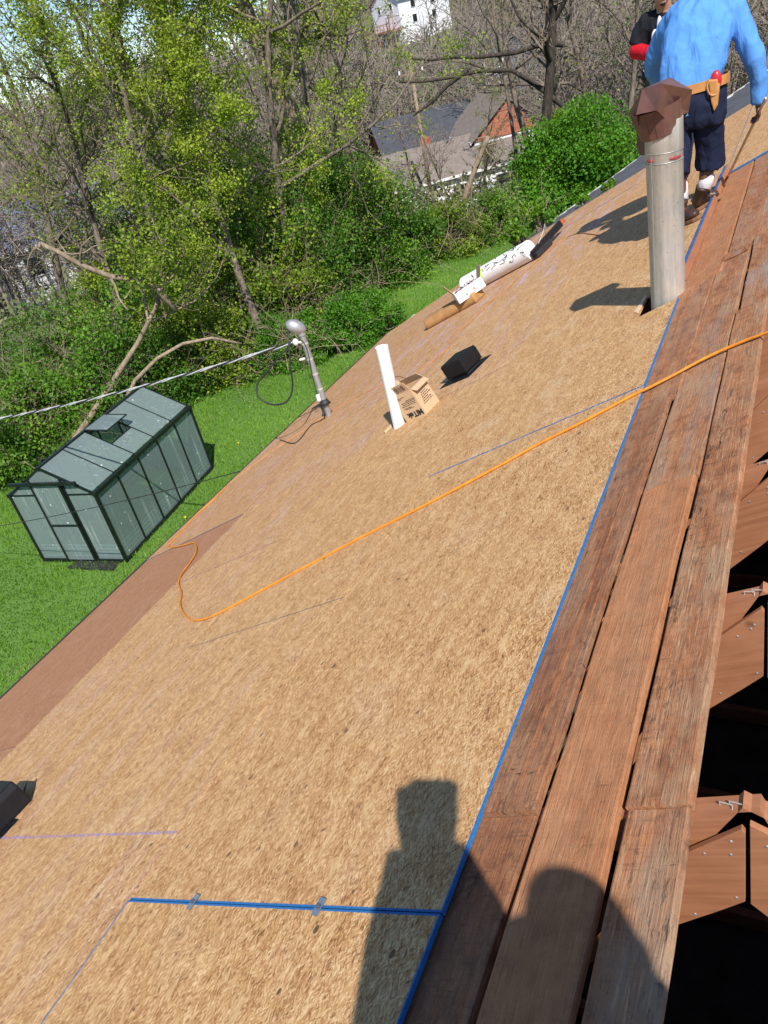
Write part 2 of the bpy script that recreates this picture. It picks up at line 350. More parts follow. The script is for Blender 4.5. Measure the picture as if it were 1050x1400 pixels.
M['drip'] = simple('drip_edge', (.035, .027, .025), .5, .2, .3, 20)
M['white_pvc'] = simple('white_pvc', (.80, .80, .79), .35, 0, .05, 6); M['white_paint'] = simple('white_paint', (.72, .72, .72), .6, 0, .08, 2)
M['black'] = simple('black_plastic', (.009, .009, .011), .5, 0, .3, 15, 0, .3); M['rubber'] = simple('rubber', (.022, .021, .022), .6, 0, .3, 15)
M['frame'] = simple('green_black_frame', (.010, .016, .014), .35, .2, .3, 9)
M['card'] = simple('cardboard', (.54, .37, .22), .85, 0, .09, 6, .03); M['card_white'] = simple('white_card', (.76, .74, .72), .75, 0, .06, 8)
M['kraft'] = simple('brown_wrap', (.38, .20, .075), .8, 0, .2, 9, .3); M['ink'] = simple('ink', (.02, .017, .016), .7); M['ink_grey'] = simple('ink_grey', (.17, .12, .085), .8)
M['lime_print'] = simple('lime_print', (.42, .75, .02), .6, 0, .1); M['orange_cord'] = simple('orange_cord', (.68, .235, .015), .42, 0, .18, 30)
M['orange_old'] = simple('faded_orange_cord', (.50, .20, .06), .55, 0, .2, 20); M['red_plastic'] = simple('red_plastic', (.50, .02, .03), .35, 0, .15)
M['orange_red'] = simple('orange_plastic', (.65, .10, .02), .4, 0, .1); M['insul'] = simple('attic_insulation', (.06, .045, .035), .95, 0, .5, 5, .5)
M['wire_grey'] = simple('wire_grey', (.52, .51, .50), .5, .1, .25, 30); M['siding'] = simple('siding', (.55, .53, .49), .7, 0, .08, 3)
M['red_mark'] = simple('red_marker', (.42, .07, .07), .5, .3, .3, 30); M['pale_wood'] = simple('pale_wood', (.66, .47, .29), .7, 0, .14, 20, .05)
M['clip'] = simple('steel_clip', (.42, .44, .48), .3, .9, .1)
def m_chalk():
    t = NT('chalk'); o = t.obj(); t.col((.46, .36, .56)); t.rough(.95); n_ = t.noise(t.map(o, (40, 130, 40)), 1, 4, .7)
    tr = t.n('BsdfTransparent'); ms = t.n('MixShader'); t.l(t.ramp(n_, [(.40, 0.0), (.66, .75)]), ms.inputs[0]); t.l(tr.outputs[0], ms.inputs[1]); t.l(t.p.outputs[0], ms.inputs[2]); t.l(ms.outputs[0], t.out.inputs[0]); return t.m
M['chalk'] = m_chalk()

# ------------------------------------------------------------------ ground
def ss(a, b, x):
    t = np.clip((x - a) / (b - a), 0, 1); return t * t * (3 - 2 * t)
def terr(x, y):
    d = np.maximum(0, np.hypot(x, y) - 27.0)
    az = np.degrees(np.arctan2(x, y)); k = 10.0 + 20.0 * ss(-35, -27, az)
    z = -7.0 * ss(0, 42, d) + k * ss(45, 285, d)
    return z + 1.2 * np.sin(x * .031 + 1) * np.cos(y * .027) * ss(10, 80, d)
rad = np.concatenate([np.linspace(0.01, 40, 60), np.geomspace(41, 1600, 90)]); an = np.linspace(0, 2 * np.pi, 181)[:-1]
RR, AA = np.meshgrid(rad, an, indexing='ij'); GX = RR * np.sin(AA); GY = RR * np.cos(AA); GZ = terr(GX, GY)
idx = np.arange(RR.size).reshape(RR.shape); nx = np.roll(idx, -1, axis=1)
F = np.stack([idx[:-1], idx[1:], nx[1:], nx[:-1]], -1).reshape(-1, 4)
tag(link('terrain', npmesh('terrain', np.stack([GX, GY, GZ], -1).reshape(-1, 3), [F[:, ::-1]], True), M['terrain']), kind='structure',
    label='lawn beside the house falling to a wooded valley and hill')

# ------------------------------------------------------------------ the house being re-roofed
XR = -0.02                                  # ridge x
UR = (DP * ST - XR) / CT                    # u of the ridge on the near slope
house = thing('house', 'house being re-roofed, bare strand board decking and old ridge boards', 'house', (XR, 3.0, 0))
EAVE_U, Y_END, Y_BACK = 6.31, 10.42, -3.4
ROT = Matrix(np.array([E_Y, E_U, E_N]).T.tolist()).to_4x4()        # local x along ridge, y down slope, z out
E_UM = np.array([CT, 0, -ST]); E_NM = np.array([ST, 0, CT])
ROTM = Matrix(np.array([-E_Y, E_UM, E_NM]).T.tolist()).to_4x4()
def far_p(u, y, h=0.0):                                            # the slope on the other side of the ridge
    p = rp(u, y, h); return np.array([2 * XR - p[0], p[1], p[2]])
def place(o, parent, pos, rot):
    o.parent = parent; o.matrix_local = Matrix.Translation(Vector(tuple(np.array(pos) - wloc(parent)))) @ rot
    ORG[o.name] = np.array(pos, float); return o
deck = MB()                                                        # felt-black underlay body that carries the sheets below the surface
deck_o = MB().bar(rp(6.2, -3.3, -.075), rp(6.2, 9.6, -.075), .04, .09, E_N).build('roof_deck', M['timber'], house)
deck_o['label'] = 'strand board decking of the slope with its blue edged sheets'
def panel(y0, y1, u0, u1, poly=None, far=False, **pr):
    L, Wd = y1 - y0, u1 - u0
    pts = poly or [(0, 0), (L, 0), (L, Wd), (0, Wd)]
    th = .0115
    b = MB().prism([(x, y, -th) for x, y in pts], (0, 0, th)); me = b.mesh('strand_board')
    o = link('strand_board', me, M['osb'])
    for k, v in dict(edge=.0, edge2=.0004, edge3=-.0012, edge4=-.003, len=L, wid=Wd, aged=0.0, chalk=0.0, dust=0.0).items(): o[k] = float(pr.get(k, v))
    h = pr.get('h', 0.0); tilt = pr.get('tilt', 0.0)
    return place(o, deck_o, far_p(u0, y1, h) if far else rp(u0, y0, h), (ROTM if far else ROT) @ Matrix.Rotation(tilt, 4, 'Z'))
G_ = .0022
rows = [(1.130, 2.346), (2.350, 3.567), (3.571, 4.80), (4.804, EAVE_U)]
ends = [[-3.4, -1.71, .73, 3.17, 5.60, 8.04, Y_END], [-3.4, -.28, 2.16, 4.60, 7.04, 9.46, Y_END], [-3.4, -1.71, .73, 3.17, 5.60, 8.04, Y_END], [-3.4, -.8, 1.65, 4.10, 6.54, 8.98, Y_END]]
for r, (u0, u1) in enumerate(rows):
    for k in range(len(ends[r]) - 1):
        y0, y1 = ends[r][k] + G_, ends[r][k + 1] - G_
        kw = dict(edge=.0042 if r == 0 else (-.0015 if r == 1 else -.0005), h=(k % 2) * .0015 - .001 * ((k + r) % 3))
        poly = None; L, Wd = y1 - y0, u1 - u0
        if r == 0 and k == 1: kw['edge3'] = .0055; kw['edge4'] = .0065
        if r == 0 and k == 2: kw['edge4'] = -.002
        if r == 0 and k == 2: kw['edge2'] = .0055; kw['edge3'] = .0006
        if r == 0 and k == 4: kw['edge2'] = .001
        if r == 0 and k == 3:                                       # notch for the flue
            a, b = 4.225 - y0, 4.54 - y0
            poly = [(0, 0), (a, 0), (a, .235), (b, .235), (b, 0), (L, 0), (L, Wd), (0, Wd)]
        if r == 3:
            if k < 3: kw.update(aged=.78 if k != 2 else .9, h=-.004, dust=0.0)
            else: kw.update(aged=.32, chalk=.35)
            if k == 5: poly = [(0, 0), (L, 0), (L - .05, .1), (.62, Wd), (0, Wd)]
            if k == 4: kw['aged'] = .36
        if r == 2: kw.update(aged=(0, .0, .05, .14, .26, .36)[k], chalk=(.3, .5, .2, .3, .75, .65)[k])
        if r == 1: kw.update(aged=(0, 0, .02, .06, .18, .3)[k], chalk=(0, .15, 0, .35, .9, .6)[k], dust=.3 if k == 3 else .1)
        if r == 0: kw.update(aged=(0, 0, .04, .0, .06, .1)[k], dust=(0, 0, .1, .35, .1, .1)[k])
        panel(y0, y1, u0, u1, poly, **kw)
# the last sheets reach over the boards to the ridge beyond the two men
panel(6.97, 8.6, UR + .02, 1.126, edge2=.012, h=.002); panel(8.606, Y_END, UR + .02, 1.126, h=.001)
for k in range(3):                                                 # decking on the far slope
    for u0, u1 in ((UR + .42, UR + 1.62), (UR + 1.63, UR + 2.83), (UR + 2.84, UR + 4.04), (UR + 4.05, 6.3)):
        panel(-3.4 + k * 2.6 + G_, -3.4 + (k + 1) * 2.6 - G_, u0, u1, far=True)
for k in range(2):
    for u0, u1 in ((UR + .02, UR + 1.62), (UR + 1.63, UR + 2.83), (UR + 2.84, UR + 4.04), (UR + 4.05, 6.3)):
        panel(4.4 + k * 3.0 + G_, 4.4 + (k + 1) * 3.0 - G_, u0, u1, far=True)
# old skip boards up to the ridge
def board(y0, y1, u0, u1, worn, grey, stain, top=-.012, th=.019, skew=0.0, skew1=0.0):
    L, Wd = y1 - y0, u1 - u0; n = max(3, int(L / .25)); b = MB(); V = []; st = random.random() * 9
    for i in range(n + 1):
        x = L * i / n
        e0 = .0022 * math.sin(x * 9 + st) + .0016 * math.sin(x * 23 + 2 * st); e1 = .0022 * math.sin(x * 8 + 1 + st) + .0016 * math.sin(x * 27 + st)
        cup = .0012 * math.sin(x * 3 + st)
        for (yy, zz) in ((e0 + skew * x / L, -th), (e0 + skew * x / L, 0 + cup), (e0 + .004 + skew * x / L, .002 + cup), (Wd / 2, cup), (Wd - .004 + e1 + skew1 * x / L, .002 + cup), (Wd + e1 + skew1 * x / L, 0 + cup), (Wd + e1 + skew1 * x / L, -th)):
            V.append((x, yy, zz))
    F = [(i * 7 + k, i * 7 + (k + 1) % 7, (i + 1) * 7 + (k + 1) % 7, (i + 1) * 7 + k) for i in range(n) for k in range(7)]
    F += [tuple(range(7)), tuple(reversed(range(n * 7, n * 7 + 7)))]
    b.add(V, F); o = link('ridge_board', b.mesh('ridge_board'), M['board'])
    o['worn'], o['grey'], o['stain'] = float(worn), float(grey), float(stain)
    o['warm'] = 1.0 if (u0 > .79 and u0 < .8 and y0 < 0) or (u0 < .93 and u0 > .92) else (-.6 if u0 > .98 else .15)
    return place(o, boards_o, rp(u0, y0, top), ROT)
boards_o = MB().bar(rp(.9, -3.3, -.055), rp(.9, 10.3, -.055), .05, .03, E_N).build('ridge_boarding', M['timber'], house)
boards_o['label'] = 'old stained boards along the ridge'
for a in [(-3.4, .975, .998, 1.150, .25, .45, .8, -.024), (.978, 2.95, .992, 1.150, .45, .15, 1.6, -.012), (2.953, 4.38, .958, 1.150, .6, .20, .8, -.012), (4.383, 6.96, .922, 1.150, .35, .0, .4, -.012),
          (-3.4, 2.235, .798, .970, .30, .0, .35, -.010), (2.238, 4.70, .790, .978, .8, .4, .6, -.016, .019, 0, -.030), (4.703, 6.96, .746, .908, .55, .25, .8, -.012),
          (-3.4, .968, .655, .777, .8, .40, 1.2, -.016), (.971, 3.62, .650, .779, .9, .05, 1.2, -.011), (3.623, 6.96, .63, .770, .6, .95, .8, -.013)]:
    board(*a)
for y0, y1, u0, du in ((.985, 1.9, 1.010, .010), (.985, 2.3, 1.045, .018)):      # split slivers of the cracked board
    b = MB(); b.prism([(0, 0, 0), (y1 - y0, .004, 0), (y1 - y0, .007, 0), (0, du, 0)], (0, 0, .0035)); o = link('split_sliver', b.mesh('split_sliver'), M['board']); o['worn'] = .3; o['grey'] = 0.0; o['stain'] = .5
    place(o, boards_o, rp(u0, y0, -.0115), ROT)
for (px, py, s_) in ((1005, 345, 1), (985, 333, .6)):                        # knocked out dark wedge on the boards
    u, y = ruv(px, py); b = MB(); b.prism([(-.03, -.07, 0), (.05, -.075, 0), (.07, .07, 0), (-.02, .075, 0)], (0, 0, .006)); o = link('wood_chip', b.mesh('wood_chip'), M['board']); o['worn'] = 0.0; o['grey'] = .8; o['stain'] = 1.6
    if s_ == 1: place(o, boards_o, rp(u, y, -.012), ROT)
    else: o.scale = (.3, .2, 1); place(o, boards_o, rp(u, y, -.012), ROT @ Matrix.Scale(.3, 4))
# raised strip with a blue edge, prised up along the boards beyond the flue
st = MB(); st.prism([rp(1.128, 4.50, -.002), rp(1.150, 4.50, -.002), rp(1.140, 7.10, -.002), rp(1.115, 7.10, -.002)], .045 * E_N)
M['blue_edge'] = simple('blue_edge_paint', (.012, .12, .40), .55, 0, .5, 25)
sto = st.build('edge_strip', M['blue_edge'], house); MB().prism([rp(1.121, 4.50, 0), rp(1.128, 4.50, 0), rp(1.114, 7.1, 0), rp(1.107, 7.1, 0)], .047 * E_N).build('lath', M['timber'], sto)
# trusses: two top chords and plywood gussets at each peak
for k in range(-3, 15):
    y = .965 + .61 * k
    if y > 10.2 or y < -3.3: continue
    hz = -.033
    t = MB(); t.prism([rp(UR + .0, y, hz), rp(6.2, y, hz), rp(6.2, y, hz - .089), rp(UR + .0, y, hz - .097)], (0, .038, 0)); to = t.build('truss', M['timber'], house)
    MB().prism([far_p(UR, y, hz), far_p(6.2, y, hz), far_p(6.2, y, hz - .089), far_p(UR, y, hz - .097)], (0, .038, 0)).build('top_chord', M['timber'], to)
    zt = rp(UR, y, hz)[2]
    dy_ = y - .965
    pk_ = [ypx(x, yy, .948) for x, yy in ((900, 1186), (928, 1171), (1014, 1134), (1019, 1140), (1019, 1233), (983, 1246), (917, 1268), (860, 1288))]
    MB().prism([p + arr(0, dy_, 0) for p in pk_], (0, .0125, 0)).build('gusset', M['timber'], to, bevel=.0015)
    pk_ = [ypx(x, yy, .948) for x, yy in ((1025, 1128), (1090, 1160), (1180, 1205), (1160, 1290), (1060, 1262), (1026, 1236))]
    MB().prism([p + arr(0, dy_, 0) for p in pk_], (0, .0125, 0)).build('gusset', M['timber'], to, bevel=.0015)
    MB().box((XR, y + .019, 2.83), (9.5, .036, .09)).build('tie_beam', M['timber'], to)
    for sx in (-.9, .9): MB().bar((XR + sx * 1.3, y + .019, 2.87), (XR + sx * .25, y + .019, zt - .42 - .0), .036, .085, (0, 1, 0)).build('web', M['timber'], to)
    if 0 <= k < 4:
        for x, yy in ((968, 1171), (1000, 1165), (1004, 1153), (949, 1245), (1006, 1228), (1043, 1162)):
            MB().ball(ypx(x + random.uniform(-6, 6), yy + random.uniform(-5, 5), .948) + arr(0, dy_ - .0005, 0), (.0035, .0015, .0035), 8, 5).build('nail_head', M['galv_dull'], to)
        sb = MB()
        for x in (-.035, -.055): sb.tube([rp(UR - x * .9, y + .006, hz - .002), rp(UR - x * .9 - .004, y + .010, hz + .008), rp(UR - x * .9 + .02, y + .018, hz + .009), rp(UR - x * .9 + .024, y + .02, hz - .002)], .0013, 5)
        sb.build('bent_staple', M['galv'], to)
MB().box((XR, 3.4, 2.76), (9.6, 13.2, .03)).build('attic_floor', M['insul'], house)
wl = MB()
for sx in (-1, 1): wl.box((XR + sx * 4.95, 3.45, 1.43), (.15, 13.4, 3.0))
for y in (-3.2, 10.15): wl.prism([(XR - 4.87, y - .075, -.07), (XR + 4.87, y - .075, -.07), (XR + 4.87, y - .075, 2.8), (XR, y - .075, 5.05), (XR - 4.87, y - .075, 2.8)], (0, .15, 0))
wl.build('wall', M['siding'], house)
dr = MB(); dr.bar(rp(EAVE_U + .012, -3.4, -.012), rp(EAVE_U + .012, 9.62, -.012), .045, .028, E_N); dr.build('drip_edge', M['drip'], house)
MB().bar(rp(EAVE_U - .02, -3.4, -.10), rp(EAVE_U - .02, 9.6, -.10), .03, .15, E_N).build('fascia', M['drip'], house)
for (px, py) in ((265, 1234), (437, 1241)):                        # plywood clips bridging the blue joint
    u, y = ruv(px, py); c = MB(); c.prism([rp(u - .011, y - .024, .003), rp(u + .012, y - .020, .003), rp(u + .010, y + .024, .003), rp(u - .013, y + .020, .003)], .0018 * E_N); c.box(rp(u, y, .006), (.01, .012, .006)); c.build('panel_clip', M['clip'], house)
# chalk line snapped on the second row
a, b_ = ruv(0, 1146), ruv(242, 1138)
MB().prism([rp(a[0], a[1] - .006, .0006), rp(b_[0], b_[1] - .005, .0006), rp(b_[0], b_[1] + .005, .0006), rp(a[0], a[1] + .006, .0006)], .0006 * E_N).build('chalk_line', M['chalk'], house)
# shingled strip left beyond the new deck
def m_shingle():
    t = NT('grey_shingle'); o = t.obj(); n1 = t.noise(o, 180, 2); n2 = t.noise(o, 6, 3); r = t.n('ObjectInfo').outputs['Random']
    t.col(t.mix(t.math('MULTIPLY', t.math('ADD', n2, r), .5), t.mix(n1, (.030, .032, .038), (.085, .088, .10)), t.mix(n1, (.06, .063, .073), (.14, .143, .16)))); t.rough(.9); t.bump(n1, .4, .004); return t.m
M['shingle'] = m_shingle()
q = [rp(4.45, Y_END - .02, -.03), rp(.60, Y_END - .02, -.03), rp(.60, 13.3, -.05), rp(2.85, 12.15, -.05), rp(3.92, 11.05, -.05), rp(4.45, 10.55, -.05)]
sro = MB().prism(q, -.03 * E_N).build('shingle_slope', M['shingle'], house); sro['label'] = 'strip of grey shingles left at the far end of the roof'
sh_me = MB().box((0, 0, 0), (.325, .19, .007)).mesh('shingle'); sh_me.materials.append(M['shingle'])
def far_edge(u): return np.interp(u, [.6, 2.85, 3.92, 4.45], [13.3, 12.15, 11.05, 10.55])
u = 4.36; rr = 0
while u > .7:
    y = Y_END + .17 + (rr % 2) * .11
    while y < far_edge(u) - .12:
        o = bpy.data.objects.new('shingle', sh_me); COL.objects.link(o)
        place(o, sro, rp(u, y, -.022 + random.uniform(-.002, .002)), ROT @ Matrix.Rotation(.028, 4, 'X') @ Matrix.Rotation(random.uniform(-.01, .01), 4, 'Z')); y += .333
    u -= .145; rr += 1
cap_me = MB().box((0, 0, 0), (.20, .30, .010)).mesh('cap_shingle'); cap_me.materials.append(M['shingle'])
u = 4.3
while u > .8:
    o = bpy.data.objects.new('cap_shingle', cap_me); COL.objects.link(o); place(o, sro, rp(u, Y_END + .09, -.006 + random.uniform(-.002, .002)), ROT @ Matrix.Rotation(.05, 4, 'X')); u -= .2
e = MB()
for a, b_ in (((4.45, 10.55), (3.92, 11.05)), ((3.92, 11.05), (2.85, 12.15)), ((2.85, 12.15), (.62, 13.28))): e.bar(rp(a[0], a[1], -.035), rp(b_[0], b_[1], -.035), .02, .04, E_N)
e.build('rake_edge', M['wire_grey'], sro)

# ------------------------------------------------------------------ things on the roof
# flue with its brown metal cap
fb = rp(*ruv(914, 412)); fb = arr(-.632, 4.365, fb[2])
flue = thing('flue_pipe', 'tall galvanised flue pipe with crooked brown metal cap', 'flue pipe', fb)
ft = ypx(908, 172, 4.36)[2]; fr = .089
fx0, fx1 = fb[0], fb[0] - .004
p_ = MB().tube([(fx0, fb[1], fb[2] - .55), (fx0, fb[1], fb[2]), (fx1, fb[1], ft - .115), (fx1, fb[1], ft - .112), (fx1, fb[1], ft + .03)], [fr, fr, fr, fr + .002, fr + .002], 40)
fp = p_.build('pipe', M['flue'], flue, smooth=True, auto=40)
MB().bar((fb[0] - .05, fb[1] - fr - .0005, fb[2] - .3), (fb[0] - .052, fb[1] - fr - .0005, ft - .12), .003, .002, (0, 1, 0)).build('seam', M['galv_dull'], fp)
ring = MB()
for (a0, a1, dz) in ((-2.55, -2.0, 0.0), (-1.15, -.45, .018)):
    pts = [(fx1 + (fr + .0025) * math.cos(a), fb[1] + (fr + .0025) * math.sin(a), ft - .150 + dz + .010 * math.sin(a * 2)) for a in np.linspace(a0, a1, 10)]
    ring.tube(pts, [(.0035, .009 * (1 - .5 * abs(i - 4.5) / 5)) for i in range(10)], 6)
ring.build('red_mark', M['red_mark'], fp)
for dz in (-.112, -.158): MB().tube([(fx1 + (fr + .0015) * math.cos(a), fb[1] + (fr + .0015) * math.sin(a), ft + dz) for a in np.linspace(0, 2 * math.pi, 41)], .0018, 5).build('joint_ring', M['galv_dull'], fp)
cz = ft - .02; cc = arr(fx1 - .015, fb[1], cz)
tl = Matrix.Rotation(math.radians(-9), 3, 'Y') @ Matrix.Rotation(math.radians(6), 3, 'X') @ Matrix.Rotation(math.radians(24), 3, 'Z'); TL = np.array(tl)
def cp(x, y, z): return cc + TL @ arr(x, y, z)
cap = MB()                                                          # folded sheet metal hood, corners read off the photograph
HP = {k: ypx(x, y, Y) for k, (x, y, Y) in dict(A=(878.6, 122, 4.26), C=(904, 114, 4.20), D=(897.6, 151, 4.18), B=(870, 157, 4.22), P=(916, 106, 4.36), R=(946, 123, 4.40), E=(927, 146, 4.37), F=(914, 167, 4.30), S=(941, 153, 4.44), L1=(859, 156, 4.36), L2=(874, 178, 4.30), PB=(905, 111, 4.46), LB=(876, 127, 4.48), LC=(868, 163, 4.50), RB=(936, 130, 4.52), RC=(935, 162, 4.51), G=(880, 176, 4.24)).items()}
for f_ in ('A C D B', 'A P C', 'C P R E', 'C E F D', 'E R S F', 'A PB P', 'A LB PB', 'P PB RB R', 'PB LB LC RC RB', 'R RB RC S', 'A L1 L2 B', 'A LB L1', 'LB LC L2 L1'):
    ks_ = f_.split(); cap.add([HP[k] for k in ks_], [tuple(range(len(ks_)))])
co = cap.build('hood', M['brown_metal'], flue); sol = co.modifiers.new('solid', 'SOLIDIFY'); sol.thickness = .003; sol.offset = 0
co['label'] = 'bent brown metal rain hood'
inn = MB(); N = 20
for i in range(N):
    a = 2 * math.pi * i / N + .2; a2 = 2 * math.pi * (i + 1) / N + .2
    inn.add([cp(.118 * math.cos(a), .118 * math.sin(a), .12), cp(.118 * math.cos(a2), .118 * math.sin(a2), .12), cp(.099 * math.cos(a2), .099 * math.sin(a2), -.012), cp(.099 * math.cos(a), .099 * math.sin(a), -.012)], [(0, 3, 2, 1)])
io = inn.build('collar', M['brown_metal'], flue); sol = io.modifiers.new('solid', 'SOLIDIFY'); sol.thickness = .002
dc = ypx(882, 196, 4.40); MB().tube([dc - arr(.012, .02, 0), dc + arr(.012, .02, 0)], [(.034, .052), (.034, .052)], 18).build('hanging_plate', M['brown_metal'], flue, smooth=True, auto=40)
sp = MB().prism([rp(*ruv(868, 428), .001), rp(*ruv(882, 405), .001), rp(*ruv(885, 406), .001), rp(*ruv(872, 429), .001)], .005 * E_N)
sp.build('splinter', M['pale_wood'], house)

# white plastic vent pipe with a split-off shim
vb = rpx(546, 582); vt = ypx(520, 474, vb[1])
vent = thing('vent_pipe', 'white plastic vent pipe standing beside the opened cardboard box', 'vent pipe', vb)
lean = arr(vb[0] - .004, vb[1], 0)
hh = vt[2] - vb[2]
q = MB().tube([vb - arr(0, 0, .25), vb, vb + arr(.0, 0, hh)], .0445, 32, caps=False); q.tube([vb + arr(0, 0, hh), vb + arr(0, 0, hh - .25)], .0395, 32, caps=False)
V = []; 
for k in range(32):
    a = 2 * math.pi * k / 32
    V += [vb + arr(.0445 * math.cos(a), .0445 * math.sin(a), hh), vb + arr(.0395 * math.cos(a), .0395 * math.sin(a), hh)]
q.add(V, [(2 * k, (2 * k + 2) % 64, (2 * k + 3) % 64, 2 * k + 1) for k in range(32)])
q.build('pipe', M['white_pvc'], vent, smooth=True, auto=40)
MB().prism([rpx(527, 592, .001), rpx(540, 579, .001), rpx(538, 577, .001), rpx(525, 591, .001)], .006 * E_N).build('wood_shim', M['pale_wood'], house)

# service mast with weather head, straps and wires
mb_ = rpx(450, 568); mt_ = ypx(411, 452, 6.15)
mast = thing('service_mast', 'grey electric service mast with rounded weather head', 'electric mast', mb_)
md = mt_ - mb_; md /= np.linalg.norm(md)
mp = MB().tube([mb_ - md * .3, mb_, mt_], .031, 24).build('conduit', M['galv_dull'], mast, smooth=True, auto=40)
MB().tube([mb_ + md * .13, mb_ + md * .155, mb_ + md * .185], [.062, .045, .034], 20).build('rubber_boot', M['rubber'], mast, smooth=True)
for s_ in (.30, .46, .62, .78): MB().tube([mb_ + md * (s_ - .008), mb_ + md * (s_ + .008)], .0335, 20).build('strap', M['galv'], mp)
hx = arr(-.85, -.45, .28); hx /= np.linalg.norm(hx)
hd = MB(); 
for i in range(7):
    pass
hd.ball(mt_ + hx * .035 + md * .035, (.098, .066, .078), 20, 12, np.array([hx, np.cross(md, hx) / np.linalg.norm(np.cross(md, hx)), md]).T)
hd.tube([mt_ - md * .05, mt_ + md * .03], .040, 20); hd.build('weather_head', M['galv_dull'], mast, smooth=True, auto=50)
ins = mb_ + md * .93 * np.linalg.norm(mt_ - mb_) - arr(0, 0, .06)
br = MB().tube([ins, ins + hx * .06], .010, 8).ball(ins + hx * .085, (.03, .03, .036), 12, 8).build('insulator', M['white_pvc'], mast, smooth=True)
MB().box(mb_ + md * .215 + arr(-.03, -.035, 0), (.035, .03, .075)).build('clamp_block', M['white_pvc'], mast, bevel=.006)
ck = MB().tube([mb_ + md * .62 + hx * .05, mb_ + md * .60 + hx * .11], .012, 8).build('connector', M['white_pvc'], mast, smooth=True)
def curve(pts, n=60):
    pts = [np.array(p, float) for p in pts]; out = []
    P = [2 * pts[0] - pts[1]] + pts + [2 * pts[-1] - pts[-2]]
    m = max(2, n // (len(pts) - 1))
    for i in range(1, len(P) - 2):
        for k in range(m):
            t = k / m; a, b, c, d = P[i - 1:i + 3]
            out.append(.5 * (2 * b + (c - a) * t + (2 * a - 5 * b + 4 * c - d) * t * t + (3 * b - a - 3 * c + d) * t ** 3))
    return out + [pts[-1]]
whd = mt_ + hx * .12 + md * .01
loop = [whd, ypx(395, 470, 6.0), ypx(397, 500, 5.95), ypx(400, 530, 5.95), ypx(392, 549, 5.9), ypx(372, 553, 5.9), ypx(354, 543, 5.9), ypx(352, 525, 5.95), ypx(368, 505, 6.0), ypx(384, 485, 6.05), ins + hx * .09]
MB().tube(curve(loop, 80), .0095, 7).build('drip_loop', M['rubber'], mast, smooth=True)
lw = [mt_ + hx * .05 - md * .06, mb_ + md * .75 + arr(.03, -.04, 0), mb_ + md * .45 + arr(-.01, -.045, 0), mb_ + md * .22 + arr(-.03, -.04, 0), mb_ + md * .03 + arr(-.02, -.05, .0), rpx(440, 575, .008), rpx(425, 583, .008), rpx(405, 606, .008), rpx(383, 602, .008)]
MB().tube(curve(lw, 60), .005, 6).build('ground_wire', M['rubber'], mast, smooth=True)
# overhead service cable: three twisted strands, and a thin black line lower down
A = ins + hx * .09; far = dpx(-120, 588, 17.0); B = dpx(0, 563, 15.0)
base_line = [A + (far - A) * t + arr(0, 0, -.42 * 4 * t * (1 - t) * .35) for t in np.linspace(0, 1, 160)]
cab = thing('service_cable', 'pale twisted overhead cable running from the mast across the yard', 'cable', A)
for k in range(3):
    ph = 2 * math.pi * k / 3; pts = []
    for i, p in enumerate(base_line):
        a = ph + i * .55; pts.append(p + arr(0, .010 * math.cos(a), .010 * math.sin(a)))
    MB().tube(pts, .009, 6).build('strand', M['wire_grey'] if k else M['rubber'], cab, smooth=True)
A2 = rp(*ruv(322, 646), .0); A2 = rp(EAVE_U - .01, ruv(322, 646)[1], -.03); B2 = dpx(-60, 728, 14.0)
tw = MB().tube([A2 + (B2 - A2) * t + arr(0, 0, -.3 * t * (1 - t)) for t in np.linspace(0, 1, 40)], .0055, 6).build('phone_wire', M['rubber'], None, A2, smooth=True)
tag(tw, 'thin black wire strung from the eave past the greenhouse', 'wire')

# opened cardboard box by the vent pipe
bx0 = rpx(557, 571); ang = math.radians(-32)
ex = arr(.0, 0, 0) + (E_Y * math.sin(ang) * -1 + -E_U * math.cos(ang)); ex /= np.linalg.norm(ex); ez = E_N; ey = np.cross(ez, ex)
box = thing('cardboard_box', 'opened brown cardboard box lying beside the white vent pipe', 'box', bx0)
# corners traced from the photograph, box resting on the slope
c0 = rpx(557, 577, .0); c1 = rpx(583, 566, .0); c2 = rpx(598, 549, .0); ax = c1 - c0; bw = np.linalg.norm(ax); ax /= bw; ay = np.cross(E_N, ax); bd = float(np.clip(abs((c2 - c1) @ ay), .14, .24)); bh = .205
def bp(i, j, k): return c0 + ax * bw * i + ay * bd * j + E_N * bh * k
def sheet(pts, nrm, t=.004): return MB().prism(pts, np.array(nrm) * t)
sheet([bp(0, 0, 0), bp(1, 0, 0), bp(1, 0, 1), bp(0, 0, 1)], -ay).build('front', M['card'], box)
sheet([bp(0, 0, 0), bp(0, 1, 0), bp(0, 1, 1), bp(0, 0, 1)], -ax).build('side', M['card'], box)
sheet([bp(1, 0, 0), bp(1, 1, 0), bp(1, 1, 1), bp(1, 0, 1)], ax).build('side', M['card'], box)
sheet([bp(0, 1, 0), bp(1, 1, 0), bp(1, 1, 1), bp(0, 1, 1)], ay).build('back', M['card'], box)
sheet([bp(0, 0, 0), bp(1, 0, 0), bp(1, 1, 0), bp(0, 1, 0)], E_N).build('bottom', M['card'], box)
sheet([bp(0, 0, 1), bp(1, 0, 1), bp(.97, -.12, 1.34), bp(.03, -.12, 1.34)], ay).build('flap', M['card'], box)
sheet([bp(1, 0, 1), bp(1, 1, 1), bp(1.2, .96, .86), bp(1.2, .04, .86)], ax).build('flap', M['card'], box)
sheet([bp(0, 0, 1), bp(0, 1, 1), bp(-.12, .95, 1.3), bp(-.12, .05, 1.3)], ax).build('flap', M['card'], box)
sheet([bp(0, 1, 1), bp(1, 1, 1), bp(.95, .82, 1.25), bp(.05, .82, 1.25)], ay).build('flap', M['card'], box)
